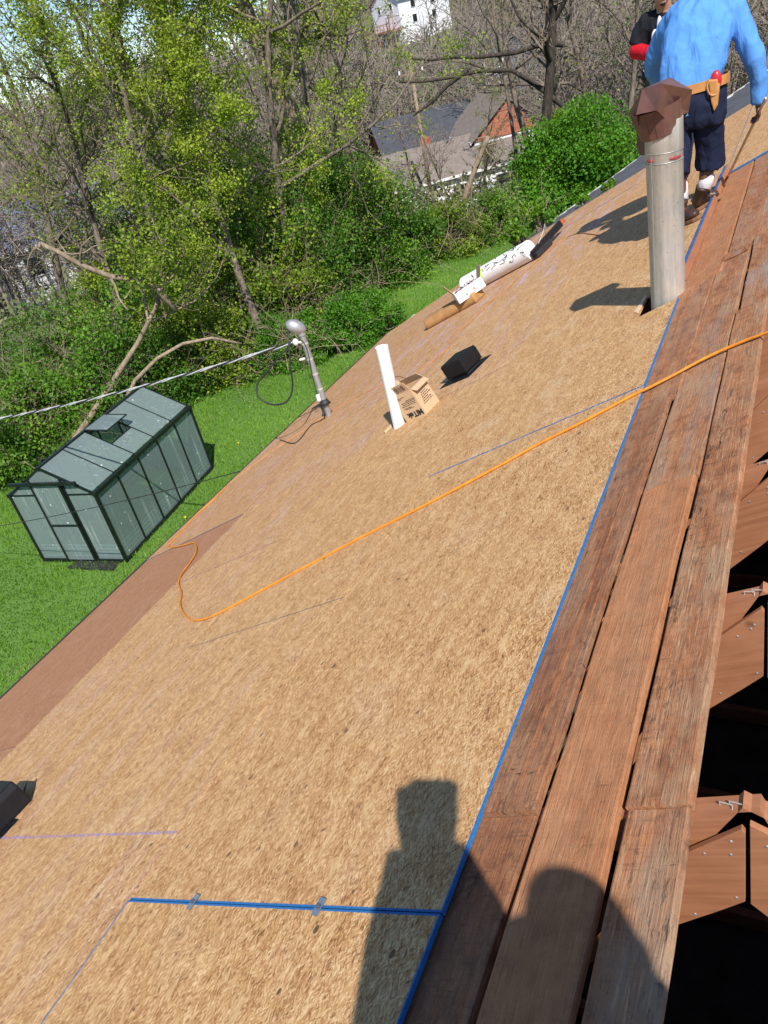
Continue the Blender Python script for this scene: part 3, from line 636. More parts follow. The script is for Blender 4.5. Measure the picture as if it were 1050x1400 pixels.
def text(s, size, o, xd, yd, mat, parent, name='print', off=.0015, bold=0.0):
    cu = bpy.data.curves.new(name, 'FONT'); cu.body = s; cu.size = size; cu.extrude = .0004; cu.offset = bold; cu.resolution_u = 3
    to = bpy.data.objects.new('tmp', cu); COL.objects.link(to)
    me = bpy.data.meshes.new_from_object(to.evaluated_get(bpy.context.evaluated_depsgraph_get())); bpy.data.objects.remove(to)
    xd = np.array(xd) / np.linalg.norm(xd); yd = np.array(yd) - xd * (np.array(yd) @ xd); yd /= np.linalg.norm(yd); zd = np.cross(xd, yd); o = np.array(o) + zd * off
    for v in me.vertices: v.co = Vector(tuple(o + xd * v.co.x + yd * v.co.y + zd * v.co.z - wloc(parent)))
    return link(name, me, mat, parent)
fo = -ay * .0045
text('MiTek', .058, bp(.97, 0, .26) + fo, -ax, -E_N, M['ink'], box, bold=.0022)
text('818', .062, bp(.88, -.103, 1.28) + fo * .3, -ax, -E_N * bh + ay * bd * .353, M['ink_grey'], box, bold=.0008)
pr = MB()                                                           # rows of print too small to read
for z, x0, x1 in ((.40, .35, .75), (.44, .25, .62), (.52, .22, .90), (.58, .30, .93), (.64, .28, .95), (.69, .5, .96), (.80, .12, .40), (.85, .10, .55)):
    x = x0
    while x < x1:
        w = random.uniform(.03, .09); pr.prism([bp(x, 0, z) + fo, bp(min(x + w, x1), 0, z) + fo, bp(min(x + w, x1), 0, z + .026) + fo, bp(x, 0, z + .026) + fo], -ay * .0006); x += w + .025
for k in range(6):
    z = .30 + .07 * k; x = .2 + .03 * k
    while x < .8 - .05 * (k % 3):
        w = random.uniform(.05, .12); pr.prism([bp(1, x, z) + ax * .0042, bp(1, x + w, z) + ax * .0042, bp(1, x + w, z + .03) + ax * .0042, bp(1, x, z + .03) + ax * .0042], ax * .0006); x += w + .03
pr.build('fine_print', M['ink'], box)

# black box vent lying on the deck, and a second one at the near edge
def box_vent(c, rot, label, sc=1.0):
    c = np.array(c, float); t = thing('roof_vent', label, 'roof vent', c)
    X = E_Y * math.cos(rot) + E_U * math.sin(rot); Yv = np.cross(E_N, X)
    def q(x, y, z): return c + (X * x + Yv * y + E_N * z) * sc
    MB().prism([q(-.19, -.17, 0), q(.19, -.17, 0), q(.19, .20, 0), q(-.19, .20, 0)], E_N * .004).build('flange', M['black'], t)
    hd = MB(); lo = [(-.125, -.125), (.125, -.125), (.125, .12), (-.125, .12)]; hi = [(-.12, -.115), (.12, -.115), (.12, .11), (-.12, .11)]
    P = [q(x, y, .03) for x, y in lo] + [q(x, y, .145) for x, y in lo] + [q(x, y, .160) for x, y in hi]
    F = [(0, 1, 5, 4), (1, 2, 6, 5), (2, 3, 7, 6), (3, 0, 4, 7), (4, 5, 9, 8), (5, 6, 10, 9), (6, 7, 11, 10), (7, 4, 8, 11), (8, 9, 10, 11), (3, 2, 1, 0)]
    hd.add(P, F); hd.build('hood', M['black'], t, bevel=.004)
    MB().prism([q(-.10, -.10, 0), q(.10, -.10, 0), q(.10, .10, 0), q(-.10, .10, 0)], E_N * .05 * sc).build('throat', M['rubber'], t)
    for k in range(4): MB().box(q(-.06 + .04 * k, .122, .085), (.006, .006, .05)).build('louvre', M['rubber'], t)
    return t
box_vent(rpx(638, 508), -.25, 'black plastic roof vent set on the deck beyond the cardboard box', .86)
v2 = thing('roof_vent', 'black ribbed roof vent lying loose on the decking near the eave side', 'roof vent', rpx(-10, 1135))
c = rpx(10, 1118); X = E_Y * .99 + E_U * -.12; X /= np.linalg.norm(X); Yv = np.cross(E_N, X)
def q2(x, y, z): return c + X * x + Yv * y + E_N * z
# local x runs along the ridge; the end face sits at +x
for nm, y0, y1, z0, z1 in (('hood', -.10, .105, .0, .13), ('side_rib', .095, .21, .0, .095)):
    MB().prism([q2(-.62, y0, z0), q2(-.62, y1, z0), q2(-.62, y1, z1 * .75), q2(-.62, y1 - .02, z1), q2(-.62, y0 + .02, z1), q2(-.62, y0, z1 * .75)], X * (.62 + (.105 if nm == 'hood' else .13))).build(nm, M['black'], v2, bevel=.008)
MB().prism([q2(-.64, -.16, 0), q2(-.64, .26, 0), q2(.0, .26, 0), q2(.0, -.16, 0)], E_N * .004).build('flange', M['black'], v2)
MB().prism([q2(.10, .0, .002), q2(.11, .07, .002), q2(.185, .055, .045), q2(.17, .02, .05)], E_N * .003 + X * .001).build('tab', M['ink_grey'], v2)

# roll of white underlayment, brown wrapped bundle, white box of nails and a nailer near the far eave
r0 = rpx(648, 399); r1 = rpx(735, 352); rd = r1 - r0; rl = np.linalg.norm(rd); rd /= rl; rr_ = .110
roll = thing('underlayment_roll', 'white printed roll of roofing underlayment lying on the deck', 'roll', r0)
ra = r0 + E_N * rr_; side = np.cross(rd, E_N)
ro = MB().tube([ra - rd * .05, ra + rd * (rl - .03), ra + rd * (rl - .028)], [rr_, rr_, rr_ * .97], 28).build('roll_body', M['card_white'], roll, smooth=True, auto=40)
def on_roll(s, a, e=.002): return ra + rd * s + (E_N * math.sin(a) + side * math.cos(a)) * (rr_ + e)
sg = 1.0 if (side @ (np.array([0, 0, H]) - r0)) > 0 else -1.0
def ang_(a): return a if sg > 0 else math.pi - a
MB().tube([on_roll(.30, ang_(x), .001) for x in np.linspace(.05, 1.0, 8)], [(.010, .035)] * 8, 6).build('lime_band', M['lime_print'], ro)
sq = MB()
for j in range(15):
    s0 = .36 + random.random() * .62; a0 = random.uniform(.05, 1.25)
    pts = [on_roll(s0 + random.uniform(-.04, .05) * k * .6, ang_(a0 + random.uniform(-.12, .12) * k), .0025) for k in range(4)]
    sq.tube(curve(pts, 9), .0028, 4)
tag(sq.build('lettering', M['ink'], ro), kind='stuff')
for s0, a0 in ((.25, 1.5), (.52, 1.6), (.8, 1.55), (.16, .9)): MB().tube([on_roll(s0, ang_(a0), .0015), on_roll(s0 + .03, ang_(a0 - .35), .0015)], .006, 5).build('print_dash', M['ink'], ro)
k0 = rpx(590, 446); k1 = rpx(655, 410); kd = k1 - k0; kl = np.linalg.norm(kd); kd /= kl; ks = np.cross(kd, E_N)
kr = MB(); pr = [(-.10, 0), (.10, 0), (.115, .05), (.09, .115), (-.08, .125), (-.115, .06)]
kr.prism([k0 + ks * a + E_N * b for a, b in pr], kd * kl * 1.05)
ko = kr.build('wrapped_bundle', M['kraft'], None, k0, bevel=.02); tag(ko, 'brown paper wrapped bundle under the white nail box on the deck', 'bundle')
n0 = rpx(650, 412) + E_N * .09
nx_ = rd * 1.0; ny_ = np.cross(E_N, nx_)
nb = thing('nail_box', 'open white box full of coil nails with brown flaps', 'box', n0)
nx_ = E_Y * .55 - E_U * .83; nx_ /= np.linalg.norm(nx_); ny_ = np.cross(E_N, nx_)
def nq(x, y, z): return n0 + nx_ * x + ny_ * y + E_N * z
w_, d_, h_ = .165, .13, .115
for nm, a, b_ in (('side', (-w_, -d_), (w_, -d_)), ('side', (w_, -d_), (w_, d_)), ('side', (w_, d_), (-w_, d_)), ('side', (-w_, d_), (-w_, -d_))):
    mid = nx_ * (a[0] + b_[0]) + ny_ * (a[1] + b_[1]); mid /= np.linalg.norm(mid)
    MB().prism([nq(*a, 0), nq(*b_, 0), nq(*b_, h_), nq(*a, h_)], mid * .004).build(nm, M['card_white'], nb)
MB().prism([nq(-w_, -d_, 0), nq(w_, -d_, 0), nq(w_, d_, 0), nq(-w_, d_, 0)], E_N * .004).build('bottom', M['card_white'], nb)
MB().prism([nq(-w_, -d_, h_), nq(-w_, d_, h_), nq(-w_ - .05, d_ * .95, h_ + .13), nq(-w_ - .05, -d_ * .95, h_ + .13)], -nx_ * .004).build('flap', M['card'], nb)
MB().prism([nq(w_, -d_, h_), nq(w_, d_, h_), nq(w_ + .06, d_ * .95, h_ + .10), nq(w_ + .06, -d_ * .95, h_ + .10)], nx_ * .004).build('flap', M['card'], nb)
nl = [MB(), MB(), MB()]
for j in range(140):
    p = nq(random.uniform(-.13, .13), random.uniform(-.1, .1), h_ * .8 + random.uniform(0, .02)); d = arr(*rng.normal(size=3)); d[2] *= .4; d /= np.linalg.norm(d)
    nl[j % 3].tube([p - d * .022, p + d * .022], .006, 5)
M['nail_pink'] = simple('pink_tape', (.55, .28, .32), .6); M['nail_navy'] = simple('navy_tape', (.03, .04, .12), .5)
for b_, mt in zip(nl, ('galv', 'nail_pink', 'nail_navy')):
    tag(b_.build('nails', M[mt], nb), kind='stuff')
MB().prism([nq(-w_, -d_, .004), nq(w_, -d_, .004), nq(w_, d_, .004), nq(-w_, d_, .004)], E_N * h_ * .74).build('nail_bed', M['nail_navy'], nb)
for s_, xx in (('V', -.07), ('8', .03)): text(s_, .06, nq(xx, -d_ - .0045, .025), nx_, E_N, M['ink'] if s_ == 'V' else M['red_plastic'], nb)
text('V', .06, nq(.0, d_ + .0045, .025), -nx_, E_N, M['ink'], nb)
# nailer
g0 = rpx(733, 355); g1 = rpx(775, 313); gd = g1 - g0; gl = np.linalg.norm(gd); gd /= gl; gs = np.cross(gd, E_N)
gun = thing('nail_gun', 'long black nailer with orange tip lying beside the white roll', 'nail gun', g0)
def gq(x, y, z): return g0 + gd * x + gs * y + E_N * z
MB().bar(gq(.0, 0, .07), gq(gl * .92, 0, .10), .055, .075, E_N).build('body', M['black'], gun, bevel=.012)
MB().tube([gq(gl * .90, 0, .10), gq(gl * 1.0, 0, .105)], .028, 12).build('tip', M['orange_red'], gun, smooth=True)
MB().bar(gq(.02, .0, .035), gq(gl * .45, .0, .035), .085, .07, E_N).build('magazine', M['rubber'], gun, bevel=.012)
MB().tube(curve([gq(.18, -.05, .03), gq(.35, -.13, .05), gq(.52, -.13, .06), gq(.55, -.05, .09)], 20), .010, 8).build('handle', M['black'], gun, smooth=True)
MB().tube(curve([gq(.12, .05, .12), gq(.22, .12, .20), gq(.36, .10, .24), gq(.42, .02, .14)], 20), .004, 6).build('guard_wire', M['galv'], gun, smooth=True)
MB().bar(gq(.10, -.20, .012), gq(.62, -.16, .012), .035, .02, E_N).build('lath', M['pale_wood'], house)

# orange cords
def roof_cord(pix, r, n, mat, name, label, extra=None, sag=True):
    pts = []
    for p in pix:
        h = p[2] if len(p) > 2 else r
        pts.append(rpx(p[0], p[1], h))
    o = MB().tube(curve(pts, n), r, 8).build(name, mat, None, pts[0], smooth=True); return tag(o, label, 'cord')
roof_cord([(1120, 436, .0), (1050, 456, .004), (1000, 474, .002), (960, 492, .001), (920, 514, .002), (884, 533, .004), (860, 545), (800, 577), (740, 607), (680, 640), (620, 672), (560, 703), (500, 733), (430, 770), (370, 802), (320, 829), (290, 844), (268, 849), (253, 841), (247, 826), (249, 812), (245, 798), (250, 784), (261, 769), (269, 754), (266, 743), (252, 746), (236, 749), (232, 746), (248, 728), (262, 712), (276, 698), (292, 684), (310, 665)],
          .0062, 420, M['orange_cord'], 'air_hose', 'bright orange hose draped over ridge boards and looping on the deck')
roof_cord([(820, 322), (806, 320), (792, 319), (772, 327), (740, 352), (715, 375), (690, 398), (668, 415), (645, 438), (628, 452), (618, 464), (614, 475), (600, 487), (575, 508), (556, 517), (543, 515), (520, 527), (495, 540), (470, 553), (440, 572), (410, 592), (380, 612), (345, 637), (318, 658), (310, 665)],
          .0038, 300, M['orange_old'], 'extension_cord', 'faded orange cord running along the deck from mast to nailer')

# ------------------------------------------------------------------ greenhouse
def m_pane():
    t = NT('polycarbonate'); o = t.obj()
    st = t.noise(t.map(o, (14, 14, .55)), 1, 4, .7); big = t.noise(o, 1.3, 3)
    msk = t.math('MULTIPLY', t.ramp(st, [(.55, 0.0), (.72, 1.0)]), t.ramp(big, [(.42, 0.0), (.62, 1.0)]))
    sp = t.n('TexVoronoi'); t.l(o, sp.inputs['Vector']); sp.inputs['Scale'].default_value = 6.5; sc = t.n('SeparateColor'); t.l(sp.outputs['Color'], sc.inputs[0])
    spot = t.math('LESS_THAN', sp.outputs['Distance'], t.math('MULTIPLY', sc.outputs[0], .14))
    spot = t.math('MULTIPLY', spot, t.math('GREATER_THAN', sc.outputs[1], .45))
    m2 = t.math('MAXIMUM', t.math('MULTIPLY', msk, .65), t.math('MULTIPLY', spot, .8))
    t.col(t.mix(m2, (.30, .36, .36), (.80, .83, .84))); t.rough(.16)
    t.p.inputs['Specular IOR Level'].default_value = .8
    rib = t.n('TexWave'); t.l(o, rib.inputs['Vector']); rib.inputs['Scale'].default_value = 16
    t.bump(rib.outputs['Fac'], .06, .004)
    tr = t.n('BsdfTransparent'); tr.inputs[0].default_value = (.74, .86, .83, 1)
    ms = t.n('MixShader'); t.set(ms, 0, t.math('ADD', .42, t.math('MULTIPLY', m2, .4), clamp=True)); t.l(tr.outputs[0], ms.inputs[1]); t.l(t.p.outputs[0], ms.inputs[2]); t.l(ms.outputs[0], t.out.inputs[0])
    return t.m
M['pane'] = m_pane()
gB = arr(-9.74, 7.22, 0); wd = arr(-.992, -.125, 0); wd /= np.linalg.norm(wd); ld = arr(wd[1], -wd[0], 0)
GW, GL, GE, GR = 1.78, 3.06, 1.36, 1.86
gh = thing('greenhouse', 'small polycarbonate greenhouse with dark frame standing on the lawn', 'greenhouse', gB + wd * GW / 2 + ld * GL / 2)
def gp(w, l, z): return gB + wd * w + ld * l + arr(0, 0, z)
ft_ = .036
def gbar(a, b, w=ft_, t=ft_, name='frame_bar', parent=None, up=None):
    d = gp(*b) - gp(*a); up = up if up is not None else ((0, 0, 1) if abs(d[2]) < .8 * np.linalg.norm(d) else tuple(ld))
    return MB().bar(gp(*a), gp(*b), w, t, up).build(name, M['frame'], parent or gh)
for w in (0, GW):
    gbar((w, 0, .03), (w, GL, .03), .05, .07, 'base_rail'); gbar((w, -.03, GE), (w, GL + .03, GE), .075, .06, 'gutter')
    for k in range(6): gbar((w, GL * k / 5, .0), (w, GL * k / 5, GE), .045 if k in (0, 5) else .028, .045 if k in (0, 5) else .03, 'post')
    for k in range(6): gbar((w, GL * k / 5, GE), (GW / 2, GL * k / 5, GR), .034 if k in (0, 5) else .022, .03, 'rafter')
for l in (0, GL):
    gbar((0, l, .03), (GW, l, .03), .05, .07, 'base_rail'); gbar((0, l, GE), (.56, l, GE), .025, .025, 'gable_bar'); gbar((GW - .56, l, GE), (GW, l, GE), .025, .025, 'gable_bar')
gbar((GW / 2, -.03, GR), (GW / 2, GL + .03, GR), .06, .05, 'ridge_bar')
for w in (.56, 1.22): gbar((w, 0, 0), (w, 0, GE + (GR - GE) * (1 - abs(w - GW / 2) / (GW / 2))), .04, .04, 'door_post')
gbar((.22, -.06, 1.60), (1.60, -.06, 1.60), .045, .05, 'door_rail'); gbar((.58, -.035, .78), (1.20, -.035, .78), .03, .03, 'door_bar')
gbar((.60, -.035, .05), (.60, -.035, 1.60), .04, .03, 'door_stile'); gbar((1.19, -.035, .05), (1.19, -.035, 1.60), .035, .03, 'door_stile')
def pane(pts, th=.006, name='pane', parent=None):
    P = [gp(*p) for p in pts]; n_ = np.cross(P[1] - P[0], P[2] - P[0]); n_ /= np.linalg.norm(n_)
    return MB().prism([p - n_ * th / 2 for p in P], n_ * th).build(name, M['pane'], parent or gh)
e_ = .016
for w in (0.002, GW - .002):
    for k in range(5): pane([(w, GL * k / 5 + e_, .07), (w, GL * (k + 1) / 5 - e_, .07), (w, GL * (k + 1) / 5 - e_, GE - .03), (w, GL * k / 5 + e_, GE - .03)])
for sgn in (0, 1):
    def rf(t, l, up=0.0):
        w = t * GW / 2 if sgn == 0 else GW - t * GW / 2; return (w, l, GE + (GR - GE) * t + .008 + up)
    for k in range(5):
        l0, l1 = GL * k / 5 + .012, GL * (k + 1) / 5 - .012
        if sgn == 0 and k == 2:
            pane([rf(.06, l0), rf(.06, l1), rf(.46, l1), rf(.46, l0)]); gbar(rf(.47, l0 - .01), rf(.47, l1 + .01), .022, .02, 'vent_sill')
            vp = pane([rf(.44, l0, .27), rf(.44, l1, .27), rf(.98, l1, .03), rf(.98, l0, .03)], .007, 'roof_vent_pane')
            for l in (l0, l1): MB().bar(gp(*rf(.44, l, .272)), gp(*rf(.98, l, .032)), .02, .018).build('vent_frame', M['frame'], vp)
            MB().bar(gp(*rf(.44, l0, .272)), gp(*rf(.44, l1, .272)), .02, .018).build('vent_frame', M['frame'], vp)
            MB().bar(gp(*rf(.48, l1 - .1, .0)), gp(*rf(.52, l1 - .1, .22)), .012, .012, tuple(ld)).build('vent_stay', M['frame'], vp)
        else: pane([rf(.06, l0), rf(.06, l1), rf(.97, l1), rf(.97, l0)])
def gz(w): return GE + (GR - GE) * (1 - abs(w - GW / 2) / (GW / 2)) - .03
for l in (0.0, GL):
    for a, b in ((.025, .54), (1.24, GW - .025)):
        pane([(a, l, .07), (b, l, .07), (b, l, GE - .014), (a, l, GE - .014)]); pane([(a, l, GE + .014), (b, l, GE + .014), (b, l, max(GE + .02, gz(b))), (a, l, max(GE + .02, gz(a)))])
    pane([(.59, l - .033, .07), (1.19, l - .033, .07), (1.19, l - .033, .765), (.59, l - .033, .765)]); pane([(.59, l - .033, .795), (1.19, l - .033, .795), (1.19, l - .033, 1.575), (.59, l - .033, 1.575)])
    pane([(.58, l, 1.60), (GW / 2, l, 1.60), (GW / 2, l, gz(GW / 2)), (.58, l, gz(.58))]); pane([(GW / 2, l, 1.60), (1.20, l, 1.60), (1.20, l, gz(1.20)), (GW / 2, l, gz(GW / 2))])
for k in range(4):                                                  # pale corrugated skirting inside the foot of the panes
    z = .10 + .07 * k
    gbar((.04, .05, z), (.04, GL - .05, z), .012, .026, 'skirting_rib').data.materials[0] = M['white_paint']
    for a, b in ((.05, .54), (.62, 1.16), (1.25, GW - .05)):
        gbar((a, .05, z), (b, .05, z), .012, .026, 'skirting_rib').data.materials[0] = M['white_paint']
mat_ = MB().prism([gp(.1, -.25, .004), gp(1.1, -.22, .004), gp(1.05, -.02, .004), gp(.15, .0, .004)], (0, 0, .03)).build('door_mat', M['rubber'], None, gp(.6, -.1, .0)); tag(mat_, 'dark sheet on the grass before the greenhouse door', 'mat')

# ------------------------------------------------------------------ vegetation
def seg_mesh(segs, sides):
    """tapered prisms from (p,q,ra,rb) rows"""
    if not len(segs): return np.zeros((0, 3)), np.zeros((0, 4), int)
    A = np.asarray(segs, float); p, q, ra, rb = A[:, :3], A[:, 3:6], A[:, 6], A[:, 7]
    d = q - p; d /= np.linalg.norm(d, axis=1)[:, None] + 1e-9
    ref = np.where(np.abs(d[:, 2:3]) < .9, np.array([[0, 0, 1.0]]), np.array([[1.0, 0, 0]]))
    x = np.cross(d, ref); x /= np.linalg.norm(x, axis=1)[:, None]; y = np.cross(d, x)
    a = 2 * np.pi * np.arange(sides) / sides; ca, sa = np.cos(a), np.sin(a)
    off = x[:, None, :] * ca[None, :, None] + y[:, None, :] * sa[None, :, None]
    V = np.concatenate([p[:, None] + off * ra[:, None, None], q[:, None] + off * rb[:, None, None]], 1).reshape(-1, 3)
    b = (np.arange(len(A)) * 2 * sides)[:, None]; k = np.arange(sides); k2 = (k + 1) % sides
    F = np.stack([b + k, b + k2, b + sides + k2, b + sides + k], -1).reshape(-1, 4)
    return V, F
def leaf_mesh(C, size, tint, up=.0, g=rng, aspect=.38):
    n = len(C); a = g.normal(size=(n, 3)); a /= np.linalg.norm(a, axis=1)[:, None]
    nn = g.normal(size=(n, 3)) + np.array([0.15, -0.15, up]); nn -= a * np.sum(nn * a, 1)[:, None]; nn /= np.linalg.norm(nn, axis=1)[:, None] + 1e-9
    b = np.cross(nn, a); s = (size * g.uniform(.65, 1.3, n))[:, None]
    V = np.stack([C - a * s * .5, C + b * s * aspect + nn * s * .10, C + a * s * .5, C - b * s * aspect + nn * s * .10], 1).reshape(-1, 3)
    F = np.arange(4 * n).reshape(-1, 4)
    return V, F, np.repeat(np.clip(tint + g.normal(0, .13, n), 0, 1), 4)
def grow_tree(g, height, r0, lean=(0, 0), rates=(1.5, 1.5, 1.3), first=.25, limb=.5, up=.06, wig=1.0, maxlev=3, path=None):
    segs = [[], [], [], []]; tips = []
    N = (10, 7, 5, 3)
    def grow(p, d, L, r, lev):
        n = N[lev]; step = L / n
        for i in range(n):
            if lev == 0 and path is not None:
                q = np.array(path[i + 1], float) if i + 1 < len(path) else p + d * step; d = (q - p) / (np.linalg.norm(q - p) + 1e-9)
            else:
                d = d + g.normal(0, (.07, .17, .24, .3)[lev] * wig, 3); d[2] += up * (.6, 1, .8, .4)[lev]; d = d / np.linalg.norm(d); q = p + d * step
            ra = max(.004, r * (1 - .8 * i / n)); rb = max(.0035, r * (1 - .8 * (i + 1) / n))
            segs[lev].append((*p, *(q + d * step * .03), ra, rb))
            if lev < maxlev and i >= (n * first if lev == 0 else 0):
                for _ in range(g.poisson(rates[lev])):
                    az = g.uniform(0, 2 * np.pi); th = g.uniform(.5, 1.15); x = np.cross(d, (.31, .77, .55)); x /= np.linalg.norm(x); y = np.cross(d, x)
                    d2 = d * math.cos(th) + (x * math.cos(az) + y * math.sin(az)) * math.sin(th)
                    grow(q, d2, L * (limb, .48, .45)[lev] * g.uniform(.6, 1.15) * (1 - .45 * i / n), min(rb * .62, r * .45), lev + 1)
            if lev >= 2: tips.append(q)
            p = q
    d0 = np.array([lean[0], lean[1], 1.0]); d0 /= np.linalg.norm(d0)
    grow(np.array(path[0], float) if path is not None else np.zeros(3), d0, height, r0, 0)
    return segs, np.array(tips) if tips else np.zeros((0, 3))
def make_tree(name, label, cat, base, g, height, r0, leafmat=None, bark='bark', twig='twig', lpt=6, lsize=.07, spread=.16, group=None, twmin=.0045, tmean=.5, tkeep=1.0, **kw):
    base = np.array(base, float); path = kw.pop('path', None)
    if path is not None: path = [np.array(p, float) - base for p in path]
    segs, tips = grow_tree(g, height, r0, path=path, **kw)
    root = thing(name, label, cat, base, group)
    V, F = seg_mesh(segs[0] + segs[1], 7); link('trunk', npmesh('trunk', V, [F], True), M[bark], root)
    tw = np.array(segs[2] + segs[3], float)
    if len(tw): tw[:, 6:] = np.maximum(tw[:, 6:], twmin)
    V, F = seg_mesh(tw, 3); Fs = [F]; mi = [np.zeros(len(F))]; ti = [np.full(len(V), .5)]
    mats = [M[twig]]
    if leafmat and len(tips):
        keep = tips[g.random(len(tips)) < tkeep]
        ct = np.repeat(np.clip(g.normal(tmean, .22, len(keep)), 0, 1), lpt); C = np.repeat(keep, lpt, 0) + g.normal(0, spread, (len(keep) * lpt, 3)) * g.uniform(.3, 1.0, (len(keep) * lpt, 1))
        V2, F2, t2 = leaf_mesh(C, np.full(len(C), lsize), ct, .5, g); Fs.append(F2 + len(V)); mi.append(np.ones(len(F2))); ti.append(t2); V = np.concatenate([V, V2]); mats.append(M[leafmat])
    link('crown', npmesh('crown', V, Fs, False, mi, np.concatenate(ti)), mats, root)
    return root
def make_bush(name, label, base, g, size, n, leafmat, lsize=.07, lumps=40, twigs=30, group=None, tmean=.5, cat='bush', fill=.55, bark='twig'):
    """lumpy leaf masses around stems; size = (rx, ry, height)"""
    base = np.array(base, float); root = thing(name, label, cat, base, group); rx, ry, h = size
    u = g.normal(size=(lumps, 3)); u /= np.linalg.norm(u, axis=1)[:, None]; u[:, 2] = np.abs(u[:, 2]) * 1.15 - .12
    rr = g.uniform(fill, 1.0, lumps)[:, None]; L = u * rr * np.array([rx, ry, h]) * np.array([.82, .82, .86]); L[:, 2] = np.clip(L[:, 2], .05 * h, h)
    lr = g.uniform(.16, .36, lumps) * (rx * ry * h) ** (1 / 3)
    k = g.integers(0, lumps, n); w = g.normal(size=(n, 3)); w /= np.linalg.norm(w, axis=1)[:, None]
    C = L[k] + w * (lr[k] * g.random(n) ** .45)[:, None] * np.array([1, 1, .8]); C[:, 2] = np.abs(C[:, 2]) + .02
    lt = np.clip(g.normal(tmean, .2, lumps), 0, 1)[k]
    V2, F2, t2 = leaf_mesh(C, np.full(n, lsize), lt, .6, g)
    sg = []
    for j in range(lumps):                                         # stems up to every leaf mass
        p = np.array([g.normal(0, rx * .12), g.normal(0, ry * .12), -.1]); q = L[j]
        a = p; m = 4
        for i in range(m):
            t = (i + 1) / m; b = p * (1 - t) + q * t + g.normal(0, .06 * h, 3) * (1 if i < m - 1 else 0) + np.array([0, 0, .12 * h * math.sin(math.pi * t)])
            sg.append((*a, *b, .028 * (1 - .8 * i / m), .028 * (1 - .8 * (i + 1) / m))); a = b
    V, F = seg_mesh(sg, 5); link('stems', npmesh('stems', V, [F]), M[bark], root)
    tw = []
    for j in range(twigs):
        p = L[g.integers(0, lumps)].copy(); d = g.normal(size=3); d[2] = abs(d[2]) + .2; d /= np.linalg.norm(d); ln = g.uniform(.25, .6) * h * .6
        for i in range(4):
            d = d + g.normal(0, .22, 3); d /= np.linalg.norm(d); q = p + d * ln / 4; tw.append((*p, *q, .008 - .0016 * i, .0064 - .0014 * i))
            for _ in range(2):
                d3 = d + g.normal(0, .7, 3); d3 /= np.linalg.norm(d3); tw.append((*q, *(q + d3 * ln * .22), .0045, .003))
            p = q
    V, F = seg_mesh(tw, 3) if tw else (np.zeros((0, 3)), np.zeros((0, 4), int))
    link('foliage', npmesh('foliage', np.concatenate([V2, V]), [F2, F + len(V2)], False, [np.zeros(len(F2)), np.ones(len(F))], np.concatenate([t2, np.full(len(V), .5)])), [M[leafmat], M[bark]], root)
    return root
def T(px, py, dist):
    p = dpx(px, py, dist); p[2] = terr(p[0], p[1]); return p
def AZ(az, r):
    a = math.radians(az); p = arr(r * math.sin(a), r * math.cos(a), 0); p[2] = terr(p[0], p[1]); return p
G = lambda s: np.random.default_rng(s)
# --- leafing trees behind the greenhouse
make_tree('leaning_tree', 'leaning forked bare trunk rising from the brush behind the greenhouse', 'tree', dpx(85, 625, 18.2) * arr(1, 1, 0), G(1), 5.5, .085, 'leaf_lime', 'bark_pale', 'twig', 3, .07, .14, lean=(0, 0),
          path=[arr(*dpx(85, 625, 18.2)[:2], -.1)] + [dpx(x, y, d) for x, y, d in ((110, 590, 18.2), (140, 545, 18.1), (165, 505, 18.0), (188, 470, 17.9), (203, 440, 17.8), (215, 415, 17.8), (222, 395, 17.8), (225, 370, 17.8), (226, 345, 17.9))], rates=(1.0, 1.2, 1.1), first=.4, limb=.55)
specs = [  # az, r, height, r0, leafmat, leaves per tip, size, tint, lean
 (-47.5, 22, 10, .12, 'leaf_lime', 6, .062, .55, (.05, .1)), (-44.0, 20.5, 11, .12, 'leaf_lime', 7, .060, .7, (-.05, .05)), (-40.5, 24, 12, .15, 'leaf_lime', 7, .064, .65, (.06, 0)),
 (-37.8, 19.5, 9, .12, 'leaf_lime', 10, .060, .8, (-.08, .05)), (-34.8, 23, 12, .15, 'leaf_lime', 7, .064, .7, (.02, .04)), (-31.0, 26, 14, .16, 'leaf_lime', 5, .066, .65, (.04, .1)), (-27.2, 29, 12, .13, 'leaf_lime', 4, .068, .6, (-.03, .05)), (-50.5, 25, 11, .14, 'leaf_lime', 4, .07, .5, (.1, 0))]
LT_ = ['slender tree leafing out before the blue roofed house', 'tall sparse lime leaved tree right behind the leaning forked trunk', 'tall tree with open twiggy top against the sky', 'short dense bright lime tree behind the greenhouse ridge', 'tall lime leaved tree behind the broken hanging limb', 'tall leafing tree beside the thick shaggy trunk', 'thin leafing tree between the shaggy trunk and the grey house', 'nearly bare twiggy tree before the pale far houses']
for i, (az, r, h, r0, lm, lp, ls, tm, ln) in enumerate(specs):
    make_tree('leafing_tree', LT_[i], 'tree', AZ(az, r), G(20 + i), h, r0, lm, 'bark', 'twig', int(lp * 2.0), ls, .16, tkeep=(.2, .5, .45, .8, .55, .45, .35, .15)[i], group='leafing trees behind the greenhouse', tmean=tm, lean=ln, rates=(1.6, 1.45, 1.25), first=.15, limb=.45)
# --- big shaggy trunk
sb = T(441, 240, 31.0)
make_tree('shaggy_tree', 'thick pale shaggy trunk with sprays of lime leaves among bare trees', 'tree', sb, G(41), 15, .46, 'leaf_lime', 'bark_pale', 'twig', 7, .10, .28, tmean=.8, lean=(-.03, 0), rates=(1.8, 1.3, 1.1), first=.22, limb=.30)
